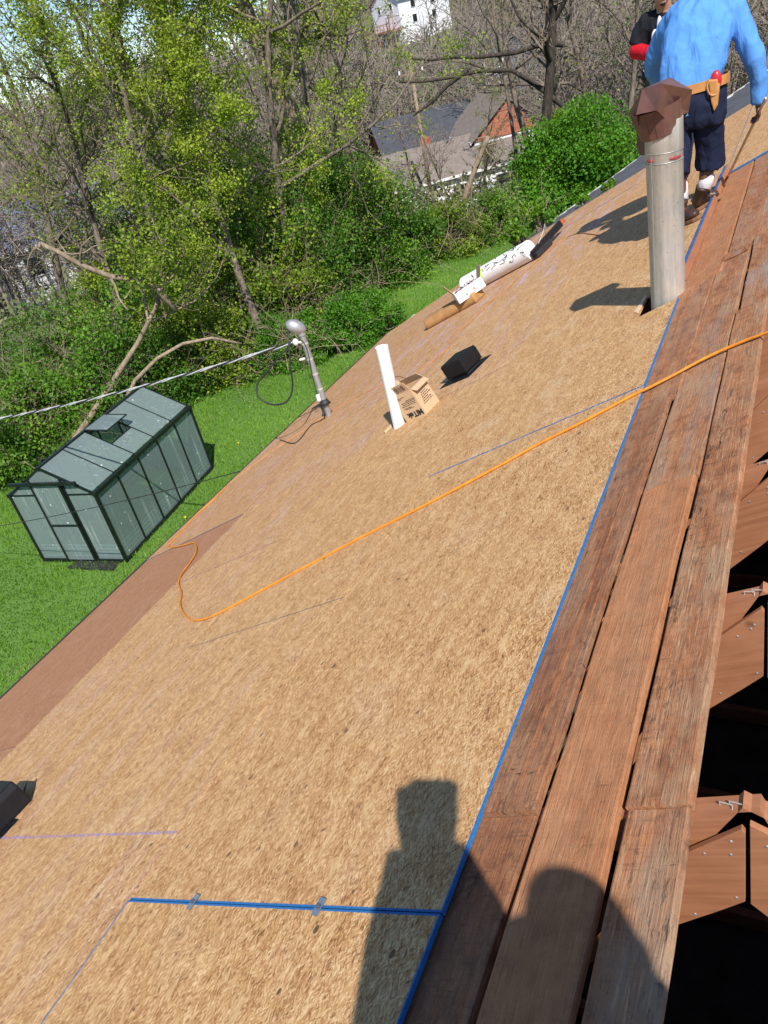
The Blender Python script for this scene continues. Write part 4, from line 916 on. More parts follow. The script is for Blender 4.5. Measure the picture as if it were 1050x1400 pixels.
# --- bare trees up the valley
bare = [(-28.2, 36, 12, .14), (-24.4, 62, 9, .12), (-22.3, 60, 8, .10), (-20.2, 62, 9, .12), (-17.6, 36, 11, .10), (-16.4, 41, 14, .18), (-14.6, 36, 13, .16), (-12.8, 44, 15, .2), (-10.8, 37, 12, .14), (-9.2, 42, 13, .17), (-7.2, 39, 13, .15), (-5.0, 40, 13, .15), (-28.5, 44, 14, .15), (-33, 42, 14, .16), (-38, 44, 14, .16), (-43, 40, 14, .16), (-2.5, 42, 13, .16)]
for i, (az, r, h, r0) in enumerate(bare):
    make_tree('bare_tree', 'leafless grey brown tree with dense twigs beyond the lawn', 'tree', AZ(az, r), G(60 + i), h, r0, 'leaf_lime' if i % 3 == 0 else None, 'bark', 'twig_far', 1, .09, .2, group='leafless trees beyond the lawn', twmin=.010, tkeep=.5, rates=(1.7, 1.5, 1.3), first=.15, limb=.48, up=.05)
# the tree with long black horizontal limbs
bl = T(735, 160, 33); bt = make_tree('black_limbed_tree', 'dark tree with long black limbs reaching sideways over the grey house', 'tree', bl, G(90), 12, .24, None, 'bark_dark', 'twig', 1, .08, .2, lean=(-.05, 0), rates=(1.2, 1.3, 1.2), first=.3, limb=.5, twmin=.009)
lm = []
for pth in ([(770, 145), (735, 118), (700, 96), (655, 97), (610, 107), (575, 112), (545, 112)], [(770, 60), (735, 62), (705, 72), (655, 78), (620, 78), (590, 82), (560, 80)], [(640, 95), (610, 118), (590, 140), (565, 158)]):
    P = [dpx(x, y, 33) for x, y in pth]; n_ = len(P)
    for i in range(n_ - 1): lm.append((*P[i], *P[i + 1], .10 * (1 - .75 * i / n_), .10 * (1 - .75 * (i + 1) / n_)))
V, F = seg_mesh(lm, 7); link('limb', npmesh('limb', V - bl, [F], True), M['bark_dark'], bt)
# --- the bright round bush by the far corner
bc = T(793, 262, 29.5)
make_bush('round_bush', 'big rounded bright green bush beyond the shingled roof corner', bc, G(101), (2.9, 2.6, 3.75), 62000, 'leaf_bush', .105, 80, 30, tmean=.6, fill=.5)
# --- brush along the lawn
brush = [ # px, py (base), size, n, mat, tint
 ((20, 650), (1.7, 1.5, 2.3), 9000, 'leaf_green', .5), ((-60, 640), (2.0, 1.5, 2.6), 9000, 'leaf_green', .4), ((70, 588), (1.6, 1.6, 2.4), 10000, 'leaf_green', .55), ((20, 540), (2.2, 1.8, 2.4), 12000, 'leaf_green', .35), ((130, 540), (1.8, 1.6, 3.0), 11000, 'leaf_green', .5),
 ((190, 505), (1.6, 1.6, 2.6), 11000, 'leaf_lime', .45), ((255, 480), (1.7, 1.4, 2.7), 12000, 'leaf_lime', .4), ((310, 465), (1.6, 1.5, 2.5), 11000, 'leaf_green', .45), ((365, 445), (1.7, 1.5, 2.9), 12000, 'leaf_green', .4), ((420, 425), (1.8, 1.6, 3.4), 13000, 'leaf_deep', .6),
 ((465, 405), (1.8, 1.6, 3.4), 13000, 'leaf_green', .4), ((520, 385), (1.8, 1.6, 3.2), 12000, 'leaf_green', .55), ((575, 362), (1.7, 1.6, 2.6), 11000, 'leaf_green', .6), ((622, 345), (1.5, 1.5, 2.0), 9000, 'leaf_lime', .35), ((668, 326), (1.5, 1.4, 1.7), 8000, 'leaf_green', .6), ((712, 306), (1.5, 1.4, 1.6), 8000, 'leaf_green', .7), ((745, 292), (1.3, 1.2, 1.5), 7000, 'leaf_lime', .4)]
BL_ = ['low green shrub left of the greenhouse door', 'dark leafy shrub out past the greenhouse door', 'green shrub at the foot of the leaning forked trunk', 'wide dark shrub behind the leaning forked trunk', 'green shrub under the arching pale branch', 'lime shrub behind the greenhouse far end', 'lime shrub beyond the arching branch tip', 'green shrub just behind the ivy hedge', 'green shrub behind the electric mast', 'tall deep green shrub behind the ivy hedge', 'tall green shrub where lawn narrows beyond the hedge', 'green shrub beside the narrow strip of lawn', 'green shrub across the lawn from the nail box', 'pale lime shrub by the broken stick', 'low green shrub across the lawn from the white roll', 'low bright shrub before the round bush', 'small lime shrub tucked under the round bush']
for i, ((x, y), sz, n, lm_, tm) in enumerate(brush):
    if 3 < i < 12: sz = (sz[0] * 1.1, sz[1] * 1.1, sz[2] * 1.35); n = int(n * 1.35)
    p = gpx(x, y); p[2] = terr(p[0], p[1]) - .02
    make_bush('brush_shrub', BL_[i], p, G(120 + i), sz, n, lm_, .078, 34, 46, 'shrubs along the lawn edge', tm, fill=.35)
for i in range(20):                                                # taller growth behind the first row
    az = -50 + i * 2.05; tall = 1.35 if az < -28 else 1.0
    if -29.5 < az < -15.5 or az < -46: continue
    p = AZ(az, 24.5 + 3.5 * ((i * 7) % 5) / 4 + (7 if az > -22 else 0)); lm_ = ('leaf_deep', 'leaf_green', 'leaf_lime')[i % 3]
    make_bush('thicket_shrub', 'tall thin stemmed shrub in the thicket behind the lawn edge', p, G(160 + i), (2.4, 2.2, 4.4 * tall if az < -26 else 3.4), 13000, lm_, .09, 42, 60, 'shrubs in the thicket behind', (.45, .35, .4)[i % 3], fill=.3)
FL_ = ['bushy green growth under the broken hanging limb', 'bright lime growth round the leaning forked trunk', 'dense green growth hiding the slender trunks behind the greenhouse', 'dark green growth left of the leaning forked trunk', 'lime growth climbing the trunks behind the arching branch', 'dense green growth between arching branch and shaggy trunk', 'lime growth at the foot of the tall leafing trees', 'green growth behind the ivy hedge below the shaggy trunk', 'tangled green growth below the blue roofed house']
for i, (az, r, h, lm_, tm) in enumerate(((-44.5, 20.5, 3.6, 'leaf_green', .5), (-41.5, 20.0, 4.6, 'leaf_lime', .55), (-38.6, 21.5, 5.0, 'leaf_green', .45), (-47.2, 19.5, 3.0, 'leaf_green', .45), (-36.0, 21.0, 4.6, 'leaf_lime', .5), (-33.2, 22.0, 4.6, 'leaf_green', .5), (-40.0, 23.5, 6.2, 'leaf_lime', .6), (-30.4, 24.0, 4.4, 'leaf_green', .5), (-49.6, 19.0, 2.8, 'leaf_green', .5))):
    make_bush('leafy_growth', FL_[i], AZ(az, r), G(500 + i), (2.1, 1.9, h), 11500, lm_, .08, 46, 50, None, tm, cat='bush', fill=.35)
# clipped ivy hedge beside the mast
for i, (x, y, w) in enumerate(((300, 515, 1.2), (350, 503, 1.2), (400, 492, 1.2), (440, 482, 1.2), (480, 470, 1.1), (515, 455, 1.0))):
    p = gpx(x, y); p[2] = -.02
    make_bush('ivy_hedge', 'low ivy covered hedge clump on the lawn beside the electric mast', p, G(200 + i), (w, 1.0, 1.25 + .1 * (i % 3)), 9000, 'leaf_bush', .06, 36, 26, 'ivy hedge clumps beside the mast', .55, cat='hedge', fill=.7)
# dead brambles
for i, (x, y, sc_) in enumerate(((390, 505, 1.0), (265, 470, 1.3), (470, 410, 1.4), (520, 370, 1.2), (610, 345, 1.2), (655, 325, 1.1), (60, 590, 1.2), (230, 500, 1.0), (150, 560, 1.0), (320, 440, 1.6))):
    g = G(230 + i); p0_ = gpx(x, y); p0_[2] = 0; root = thing('dead_bramble', 'tangle of dead brown twigs caught in the brush', 'brush', p0_, 'dead twig tangles in the brush'); sg = []
    for j in range(55):
        p = np.array([g.normal(0, .7 * sc_), g.normal(0, .6 * sc_), g.uniform(0, .5)]); d = g.normal(size=3); d[2] = abs(d[2]) + .5; d /= np.linalg.norm(d)
        for k in range(7):
            d = d + g.normal(0, .22, 3); d[2] -= .10; d /= np.linalg.norm(d); q = p + d * .26 * sc_; q[2] = max(q[2], .02); sg.append((*p, *q, .010 - .001 * k, .009 - .001 * k))
            if g.random() < .8:
                d3 = d + g.normal(0, .8, 3); d3 /= np.linalg.norm(d3); sg.append((*q, *(q + d3 * .3 * sc_), .006, .003))
            p = q
    V, F = seg_mesh(sg, 3); tag(link('twigs', npmesh('twigs', V, [F]), M['bark_pale'], root), kind='stuff')
# broken and fallen trunks
def log(pix, r, label, mat='bark_pale', name='fallen_trunk'):
    P = [np.array(p) for p in pix]; root = thing(name, label, 'log', P[0]); MB().tube(P, [r * (1 - .5 * i / len(P)) for i in range(len(P))], 9).build('trunk', M[mat], root, smooth=True)
    g = G(int(abs(P[0][0]) * 100))
    for j in range(9 if r > .07 else 2):
        i = g.integers(1, len(P)); p = P[i].copy(); d = g.normal(size=3); d /= np.linalg.norm(d); pts = [p - d * .02]
        for k in range(4):
            d = d + g.normal(0, .25, 3); d /= np.linalg.norm(d); p = p + d * .25; pts.append(p)
        MB().tube(pts, [.03 * (1 - .2 * k) for k in range(5)], 5).build('snag', M[mat], root)
    return root
log([dpx(x, y, 17.5) for x, y in ((240, 425), (215, 395), (185, 382), (150, 378), (110, 362), (80, 345), (55, 333))], .075, 'broken pale limb hanging across the leafy trees')
log([T(628, 290, 33) + arr(0, 0, -.2)] + [dpx(x, y, 33) for x, y in ((638, 262), (650, 230), (662, 200), (668, 186))], .13, 'leaning dead trunk before the grey roofed house', name='dead_tree')
log([arr(*gpx(630, 352)[:2], .03), arr(*gpx(640, 338)[:2], .25), arr(*gpx(646, 330)[:2], .45)], .06, 'short broken stick poking out of brush by the lawn')
log([arr(*gpx(150, 600)[:2], .05)] + [dpx(x, y, 17.4) for x, y in ((185, 520), (215, 490), (250, 470), (290, 462), (330, 470))], .05, 'arching pale branch over the brush behind the greenhouse', name='arching_branch')
# far woods: one mass on the valley side and hill
g = G(300); NV = []; NF = []; off = 0; LC = []; LS = []; LT = []
sg = []
for i in range(1500):
    az = math.radians(g.uniform(-62, 6)); r = g.uniform(48, 300) if i > 260 else g.uniform(48, 90); x, y = r * math.sin(az), r * math.cos(az)
    deg = math.degrees(az)
    if -29 < deg < -15 and r < 78: continue
    if -26.2 < deg < -20 and 125 < r < 178: continue
    z = float(terr(x, y)); h = g.uniform(7, 13); th = max(.02, r * .00042); p = np.array([x, y, z - .3])
    tp = p + np.array([g.normal(0, .6), g.normal(0, .6), h]); sg.append((*p, *tp, .12 + th, th))
    kind = g.random(); nb = 26 if r < 140 else 16
    for j in range(nb):
        t = g.uniform(.25, 1); a = p * (1 - t) + tp * t; d = g.normal(size=3); d[2] = abs(d[2]) * .8 + .25; d /= np.linalg.norm(d); ln = h * .36 * (1.15 - t * .6); b = a + d * ln
        sg.append((*a, *b, th * 1.3, th * .7))
        for _ in range(3):
            d2 = d + g.normal(0, .5, 3); d2 /= np.linalg.norm(d2); c_ = a + (b - a) * g.uniform(.3, 1); sg.append((*c_, *(c_ + d2 * ln * .5), th * .9, th * .5))
    nl_ = 90 if kind < .42 else 14
    C = p + np.array([0, 0, h * .62]) + g.normal(0, 1, (nl_, 3)) * np.array([h * .17, h * .17, h * .2]); LC.append(C); LS.append(np.full(nl_, .16 + r * .0013)); LT.append(np.full(nl_, g.uniform(.2, .9)))
for i in range(2600):                                              # undergrowth
    az = math.radians(g.uniform(-62, 6)); r = 40 + 240 * g.random() ** 1.6; x, y = r * math.sin(az), r * math.cos(az); nl_ = 22
    C = np.array([x, y, float(terr(x, y)) + .7]) + g.normal(0, 1, (nl_, 3)) * np.array([1.6, 1.6, .6]); LC.append(C); LS.append(np.full(nl_, .22 + r * .0014)); LT.append(np.full(nl_, g.uniform(0, .9)))
V, F = seg_mesh(sg, 3); V2, F2, t2 = leaf_mesh(np.concatenate(LC), np.concatenate(LS), np.concatenate(LT), .5, g, .42)
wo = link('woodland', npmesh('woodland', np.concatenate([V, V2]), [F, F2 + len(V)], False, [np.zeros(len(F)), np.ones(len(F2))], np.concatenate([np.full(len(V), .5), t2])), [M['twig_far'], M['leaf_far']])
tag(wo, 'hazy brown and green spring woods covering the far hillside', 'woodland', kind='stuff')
# grass blades on the lawn
g = G(400); n = 330000
gx = g.uniform(-17, -5.2, n); gy = g.uniform(1.0, 29, n)
keep = (np.hypot(gx, gy) < 29.5) & (g.random(n) < np.clip(1.55 - np.hypot(gx + 7, gy - 6) / 20, .25, 1)); gx, gy = gx[keep], gy[keep]; n = len(gx)
clump = np.sin(gx * 3.1 + np.sin(gy * 2.3)) * np.sin(gy * 2.7 + np.sin(gx * 1.9)); broad = np.sin(gx * .9 + 1.3 * np.sin(gy * .7)) * np.sin(gy * .8 + np.sin(gx * 1.1)); tint = np.clip(.48 + .14 * clump + .26 * broad + g.normal(0, .2, n), 0, 1)
hgt = g.uniform(.03, .075, n) * (1 + .3 * clump); a = g.uniform(0, 2 * np.pi, n); wv = np.stack([np.cos(a), np.sin(a), np.zeros(n)], 1) * g.uniform(.006, .012, n)[:, None]
P = np.stack([gx, gy, np.zeros(n)], 1); tip = P + np.stack([g.normal(0, .02, n), g.normal(0, .02, n), hgt], 1)
V = np.stack([P - wv, P + wv, tip], 1).reshape(-1, 3); go = link('grass', npmesh('grass', V, [np.arange(3 * n).reshape(-1, 3)], False, None, np.repeat(tint, 3)), M['grass'])
tag(go, 'mown bright green grass of the lawn', 'grass', kind='stuff')
M['yellow'] = simple('dandelion_yellow', (.75, .55, .02), .7)
dm = MB().tube([(0, 0, 0), (.004, .002, .075)], .003, 5).ball((.004, .002, .08), (.022, .022, .012), 8, 5).mesh('dandelion'); dm.materials.append(M['yellow'])
for (x, y) in ((327, 610), (255, 712), (398, 588)):
    p = gpx(x, y); o = bpy.data.objects.new('dandelion', dm); COL.objects.link(o); o.location = tuple(p); tag(o, 'yellow dandelion dot in the lawn grass', 'flower', 'dandelions in the lawn')
# weeds rooted in the gutter edge by the shingles
for i, (u, y) in enumerate(((4.30, 10.52), (3.98, 10.62), (3.3, 10.56), (2.95, 10.56))):
    sz_ = (.30, .26, .40) if i < 2 else (.12, .11, .13)
    make_bush('gutter_weed', 'green weed sprouting beside the grey shingles', rp(u, y, -.02), G(420 + i), sz_, 380 if i < 2 else 120, 'leaf_green', .06, 8, 0, 'weeds by the shingles', .5, cat='weed')

# ------------------------------------------------------------------ far buildings and pole
M['roof_dark'] = simple('dark_slate_roof', (.050, .054, .066), .85, 0, .2, 2.5); M['roof_brown'] = simple('brown_grey_roof', (.185, .155, .135), .9, 0, .16, 2.5); M['roof_tan'] = simple('tan_roof', (.36, .21, .12), .85, 0, .15, 1)
M['roof_blue'] = simple('blue_grey_roof', (.17, .20, .30), .6, 0, .15, 1); M['brick'] = simple('orange_brick', (.40, .13, .075), .85, 0, .25, 6); M['white_wall'] = simple('white_wall', (.74, .75, .78), .7, 0, .05, 1); M['grey_wall'] = simple('grey_wall', (.42, .40, .37), .8, 0, .1, 1)
def m_glass():
    t = NT('window_glass'); t.col((.02, .025, .03)); t.rough(.08); return t.m
M['glass'] = m_glass()
def block(root, c, yaw, L, Wd, zb, ze, rh, wall, roof, name='wall', over=.35, wins=(), chimney=None, gable=None):
    """gabled block: ridge along local x"""
    cx, sx = math.cos(yaw), math.sin(yaw); c = np.array(c, float)
    def q(x, y, z): return c + arr(cx * x - sx * y, sx * x + cx * y, 0) + arr(0, 0, z)
    P = [q(-L / 2, -Wd / 2, zb), q(-L / 2, Wd / 2, zb), q(-L / 2, Wd / 2, ze), q(-L / 2, 0, ze + rh), q(-L / 2, -Wd / 2, ze)]
    w = MB().prism(P, q(L, 0, 0) - q(0, 0, 0)).build(name, wall, root)
    for s in (-1, 1):
        k = rh / (Wd / 2); a = Wd / 2 + over
        sl = [q(-L / 2 - over, 0, ze + rh + .03), q(-L / 2 - over, s * a, ze - k * over + .03), q(L / 2 + over, s * a, ze - k * over + .03), q(L / 2 + over, 0, ze + rh + .03)]
        MB().prism(sl, (0, 0, .16)).build('roof', roof, root)
        MB().bar(q(-L / 2 - over, s * (a + .03), ze - k * over + .08), q(L / 2 + over, s * (a + .03), ze - k * over + .08), .06, .2).build('eave_trim', M['white_paint'], root)
    if gable: 
        for s in (-1, 1): MB().prism([q(s * (L / 2 + .02), -Wd / 2, ze - .2), q(s * (L / 2 + .02), Wd / 2, ze - .2), q(s * (L / 2 + .02), 0, ze + rh)], q(s * .05, 0, 0) - q(0, 0, 0)).build('gable', gable, root)
    for (face, t, z, ww, wh) in wins:
        if face in ('s', 'n'):
            s = -1 if face == 's' else 1; o = q(t, s * (Wd / 2 + .02), z); xd = arr(cx, sx, 0)
        else:
            s = -1 if face == 'w' else 1; o = q(s * (L / 2 + .02), t, z); xd = arr(-sx, cx, 0)
        n_ = np.cross(xd, arr(0, 0, 1.0)); wo_ = MB().prism([o + xd * a * ww / 2 + arr(0, 0, b * wh / 2) for a, b in ((-1, -1), (1, -1), (1, 1), (-1, 1))], (o - c) * 0 + n_ * .06).build('window', M['glass'], root)
        fr_ = MB()
        for a0, b0, a1, b1 in ((-1, -1, 1, -1), (-1, 1, 1, 1), (-1, -1, -1, 1), (1, -1, 1, 1)):
            A_ = o + xd * a0 * ww / 2 + arr(0, 0, b0 * wh / 2); B_ = o + xd * a1 * ww / 2 + arr(0, 0, b1 * wh / 2); fr_.bar(A_, B_, .09, .12, tuple(n_))
        fr_.build('window_frame', M['white_paint'], wo_)
    if chimney: MB().box(q(chimney[0], chimney[1], ze + rh * .8), (.7, .7, 2.0)).build('chimney', M['brick'], root)
    return w
def yaw_at(az, extra=0.0): return math.radians(-az + extra)
h1 = AZ(-22.9, 70); hz = float(h1[2])
gh1 = thing('grey_house', 'sprawling single storey house with grey brown roofs and brick gable', 'house', h1)
ya = yaw_at(-21.6, 14)
block(gh1, h1 + arr(.9, .2, 0), ya, 11.5, 7.0, -.5, 3.0, 2.0, M['white_wall'], M['roof_brown'], wins=[('s', -3, 1.6, 1.4, 1.2), ('s', 0, 1.6, 1.6, 1.2), ('s', 3.5, 1.6, 1.4, 1.2), ('w', 0, 1.7, 1.2, 1.2)], chimney=(-1.4, 1.0))
block(gh1, h1 + arr(-3.6, 7.4, 1.0), ya, 9.5, 6.5, -.8, 3.6, 2.2, M['grey_wall'], M['roof_dark'], wins=[('s', -2.5, 2.2, 1.2, 1.1), ('s', 0, 2.2, 1.2, 1.1)], gable=M['brick'])
block(gh1, h1 + arr(3.6, 5.0, 1.2), ya + math.pi / 2, 7.5, 6.0, -1.8, 3.6, 2.4, M['white_wall'], M['roof_brown'], wins=[('w', 0, 1.8, 1.2, 1.1)], gable=M['brick'])
h2 = AZ(-23.0, 172); wh = thing('white_house', 'tall white house with tan roof up on the wooded hill', 'house', h2); yb = yaw_at(-21.6, 38)
rise = -.6
block(wh, h2 + arr(0, 0, rise), yb, 11.5, 8.5, -4, 6.8, 2.3, M['white_wall'], M['roof_tan'], wins=[('s', x, z, .95, 1.2) for x in (-2.5, 2.0) for z in (3.4, 5.7)] + [('w', y, z, .9, 1.2) for y in (-2, 1.8) for z in (5.8,)])
def ql(x, y, z): return h2 + arr(math.cos(yb) * x - math.sin(yb) * y, math.sin(yb) * x + math.cos(yb) * y, z + rise)
dk = MB().prism([ql(-5.85, -4, 2.2), ql(-5.85, 4, 2.2), ql(-8.2, 4, 2.2), ql(-8.2, -4, 2.2)], (0, 0, .25)).build('deck', M['brick'], wh)
for y in np.linspace(-4, 4, 9): MB().box(ql(-8.1, y, 2.95), (.1, .1, 1.1)).build('baluster', M['brick'], dk)
MB().bar(ql(-8.1, -4, 3.5), ql(-8.1, 4, 3.5), .14, .1).build('rail', M['brick'], dk)
for y in (-3.6, 0, 3.6): MB().box(ql(-8.0, y, -.6), (.2, .2, 5.6)).build('deck_post', M['brick'], dk)
for az, r, nm, lab, L, Wd, ze, rm, wm, ex in ((-49.0, 62, 'blue_roofed_house', 'house with blue grey roof glimpsed through the leafing trees', 9, 7, 6.0, 'roof_blue', 'white_wall', 12), (-51.0, 84, 'pale_house', 'pale house with brown roof glimpsed beyond the blue roofed house', 11, 8, 7.6, 'roof_brown', 'white_wall', 20), (-37.5, 86, 'small_white_house', 'small white house half hidden behind lime leaved trees', 8, 7, 6.0, 'roof_brown', 'white_wall', 30), (-14.6, 118, 'dark_roofed_house', 'white house with dark roof high behind the bare trees', 10, 8, 4.8, 'roof_dark', 'white_wall', 30), (-18.2, 128, 'low_white_house', 'low white house with grey roof beside the tall white one', 9, 7, 3.2, 'roof_dark', 'white_wall', 25)):
    p = AZ(az, r); t_ = thing(nm, lab, 'house', p); block(t_, p + arr(0, 0, .3), yaw_at(az, ex), L, Wd, -2.5, ze, 2.2, M[wm], M[rm], wins=[('s', x, ze - 1.3, 1.1, 1.2) for x in (-2.6, 0, 2.6)] + [('w', 0, ze - 1.3, 1.0, 1.2)])
for (px_, py_, r, lab) in ((578, 200, 62, 'weathered utility pole standing by the grey roofed house'), (547, 90, 128, 'thin utility pole beside the tall white house')):
    p = dpx(px_, py_, r); p[2] = terr(p[0], p[1]); po = thing('utility_pole', lab, 'pole', p); MB().tube([p - arr(0, 0, .3), p + arr(.1, 0, 11)], [.16, .11], 10).build('post', M['bark_pale'], po, smooth=True)
    MB().bar(p + arr(-1, 0, 10.2), p + arr(1.1, .2, 10.2), .12, .12).build('cross_arm', M['bark_pale'], po)
    for k in (-.8, .1, .9): MB().tube([p + arr(k, .08 * k, 10.25), p + arr(k, .08 * k, 10.5)], .06, 8).build('insulator', M['white_pvc'], po)

# ------------------------------------------------------------------ people
def m_cloth(name, c, rough=.85, fold=.5, scale=7):
    t = NT(name); o = t.obj(); n1 = t.noise(t.map(o, (1.6, 1.6, .7)), scale, 3, .5, .6); n2 = t.noise(o, 600, 2)
    t.col(t.mix(n2, tuple(x * .92 for x in c), tuple(min(1, x * 1.08) for x in c))); t.rough(rough); t.p.inputs['Specular IOR Level'].default_value = .2
    t.bump(t.math('ADD', n1, t.math('MULTIPLY', n2, .01)), fold, .05); return t.m
M['blue_shirt'] = m_cloth('blue_shirt', (.095, .275, .66), .85, .45); M['navy'] = m_cloth('navy_cloth', (.012, .016, .040), .85, .5); M['black_tee'] = m_cloth('black_tee', (.012, .013, .018), .8, .4)
M['red_sleeve'] = m_cloth('red_sleeve', (.50, .008, .020), .7, .3, 14); M['sock'] = m_cloth('white_sock', (.72, .68, .68), .9, .2, 30)
M['skin_dark'] = simple('skin_dark', (.13, .055, .032), .5, 0, .12, 20); M['skin'] = simple('skin', (.42, .22, .14), .5, 0, .1, 20); M['leather'] = simple('tan_leather', (.50, .225, .065), .6, 0, .15, 12, .1)
M['boot'] = simple('boot_leather', (.055, .027, .018), .42, 0, .3, 20, .2); M['boot_sole'] = simple('boot_sole', (.22, .11, .05), .8, 0, .2); M['hair'] = simple('dark_hair', (.012, .009, .008), .55, 0, .3, 60, .5)
M['lip'] = simple('lip', (.30, .09, .075), .5, 0, .05); M['eye_white'] = simple('eye_white', (.75, .73, .70), .3, 0, .02); M['lace'] = simple('lace', (.35, .25, .12), .7)
M['jean'] = m_cloth('jean', (.035, .05, .10), .85, .4)
CLOUD = bpy.data.textures.new('folds', 'CLOUDS'); CLOUD.noise_scale = .10; CLOUD.noise_depth = 2
def soft(mb, name, mat, parent, voxel=.010, smooth=6, fold=0.0, label=None):
    o = mb.build(name, mat, parent)
    mods = [('REMESH', dict(mode='VOXEL', voxel_size=voxel)), ('SMOOTH', dict(factor=.5, iterations=smooth))]
    if fold: mods.append(('DISPLACE', dict(texture=CLOUD, strength=fold, mid_level=.5, texture_coords='LOCAL')))
    bake(o, mods)
    if label: o['label'] = label
    return o
def wrinkle(o, amp, sx=7.0, sz=2.4, seed=0.0):
    me = o.data; n_ = [v.normal.copy() for v in me.vertices]
    for v, nn in zip(me.vertices, n_):
        p = v.co; w = noise.noise(Vector((p.x * 3 + seed, p.y * 3, p.z * 3))) * .5
        a = 1 - abs(noise.noise(Vector((p.x * sx + w + seed, p.y * sx, p.z * sz + p.x * 2.5)))) * 2.2
        b = 1 - abs(noise.noise(Vector((p.x * sx * 2.1 + seed, p.y * sx * 2.1 + w, p.z * sz * 2.6 - p.x * 5)))) * 2.2
        v.co = p + nn * amp * (a * .7 + b * .35 - .4)
    me.update()
def unit(v): v = np.array(v, float); return v / np.linalg.norm(v)
def hand(mb, wrist, fwd, nrm, s=1.0, curl=.5, thumb=1):
    """palm and five bent fingers; fwd along the hand, nrm out of the palm"""
    fwd = unit(fwd); nrm = unit(np.array(nrm) - fwd * (np.array(nrm) @ fwd)); sd_ = np.cross(fwd, nrm); w = np.array(wrist)
    mb.loft([(w - fwd * .01 * s, sd_, .026 * s, nrm, .020 * s), (w + fwd * .03 * s, sd_, .036 * s, nrm, .017 * s), (w + fwd * .075 * s, sd_, .040 * s, nrm, .015 * s), (w + fwd * .092 * s, sd_, .037 * s, nrm, .012 * s)], 14)
    for k, (ln, of) in enumerate(((.070, -.030), (.080, -.010), (.075, .010), (.058, .029))):
        p = w + fwd * .086 * s + sd_ * of * s; pts = [p - fwd * .015 * s, p]; a = 0.0
        for j in range(3):
            a += curl * (.7, 1.0, .8)[j]; d = fwd * math.cos(a) + nrm * math.sin(a); p = p + d * ln * (.42, .33, .25)[j] * s; pts.append(p)
        mb.tube(pts, [.0095 * s, .0095 * s, .0088 * s, .008 * s, .0065 * s], 8)
    p = w + fwd * .028 * s - sd_ * .028 * s * thumb; d = unit(fwd * .65 - sd_ * .75 * thumb + nrm * .35); q = p + d * .04 * s; d2 = unit(fwd * .9 - sd_ * .25 * thumb + nrm * (.3 + curl * .5)); mb.tube([p - d * .012 * s, p, q, q + d2 * .032 * s], [.012 * s, .012 * s, .0105 * s, .008 * s], 8)
def head(mb, c, fwd, s=1.0):
    """skull, jaw, nose, ears; c is the head centre"""
    fwd = unit(fwd); up = unit(np.array([0, 0, 1.0]) - fwd * fwd[2]); rt = np.cross(fwd, up); R = np.array([rt, fwd, up]).T; c = np.array(c)
    def q(x, y, z): return c + (rt * x + fwd * y + up * z) * s
    mb.ball(q(0, -.012, .028), (.076 * s, .095 * s, .092 * s), 20, 14, R); mb.ball(q(0, .020, -.045), (.056 * s, .066 * s, .070 * s), 18, 12, R); mb.ball(q(0, .060, -.092), (.026 * s, .026 * s, .022 * s), 12, 8, R)
    mb.loft([(q(0, .078, .012), rt, .007 * s, fwd, .012 * s), (q(0, .092, -.012), rt, .011 * s, fwd, .016 * s), (q(0, .090, -.030), rt, .016 * s, fwd, .018 * s), (q(0, .078, -.036), rt, .010 * s, fwd, .012 * s)], 10)
    for k in (-1, 1): mb.ball(q(k * .077, -.012, -.008), (.009 * s, .019 * s, .031 * s), 10, 8, R); mb.ball(q(k * .034, .060, -.028), (.026 * s, .022 * s, .022 * s), 10, 8, R)
    return q, R
def face(q, R, s, root_part, hair=True, beard=False):
    for k in (-1, 1):
        e = MB().ball(q(k * .031, .073, .004), (.0135 * s, .010 * s, .0085 * s), 10, 8, R).build('eye', M['eye_white'], root_part, smooth=True)
        MB().tube([q(k * .016, .084, .022), q(k * .031, .088, .026), q(k * .047, .078, .021)], .004 * s, 6).build('eyebrow', M['hair'], root_part, smooth=True)
        MB().ball(q(k * .031, .082, .004), (.0055 * s, .004 * s, .0055 * s), 8, 6, R).build('iris', M['hair'], root_part, smooth=True)
    MB().tube([q(-.024, .076, -.060), q(-.010, .087, -.057), q(0, .089, -.058), q(.010, .087, -.057), q(.024, .076, -.060)], [(.003 * s, .003 * s), (.007 * s, .006 * s), (.007 * s, .006 * s), (.007 * s, .006 * s), (.003 * s, .003 * s)], 8).build('mouth', M['lip'], root_part, smooth=True)
    if beard: MB().ball(q(0, .066, -.094), (.022 * s, .020 * s, .017 * s), 12, 8, R).build('goatee', M['hair'], root_part, smooth=True)
def hair(q, R, s, parent):
    h = MB().ball(q(0, -.022, .040), (.083 * s, .098 * s, .093 * s), 20, 14, R); h.ball(q(0, -.055, -.02), (.068 * s, .055 * s, .065 * s), 16, 10, R)
    soft(h, 'hair', M['hair'], parent, .010, 4, .012)
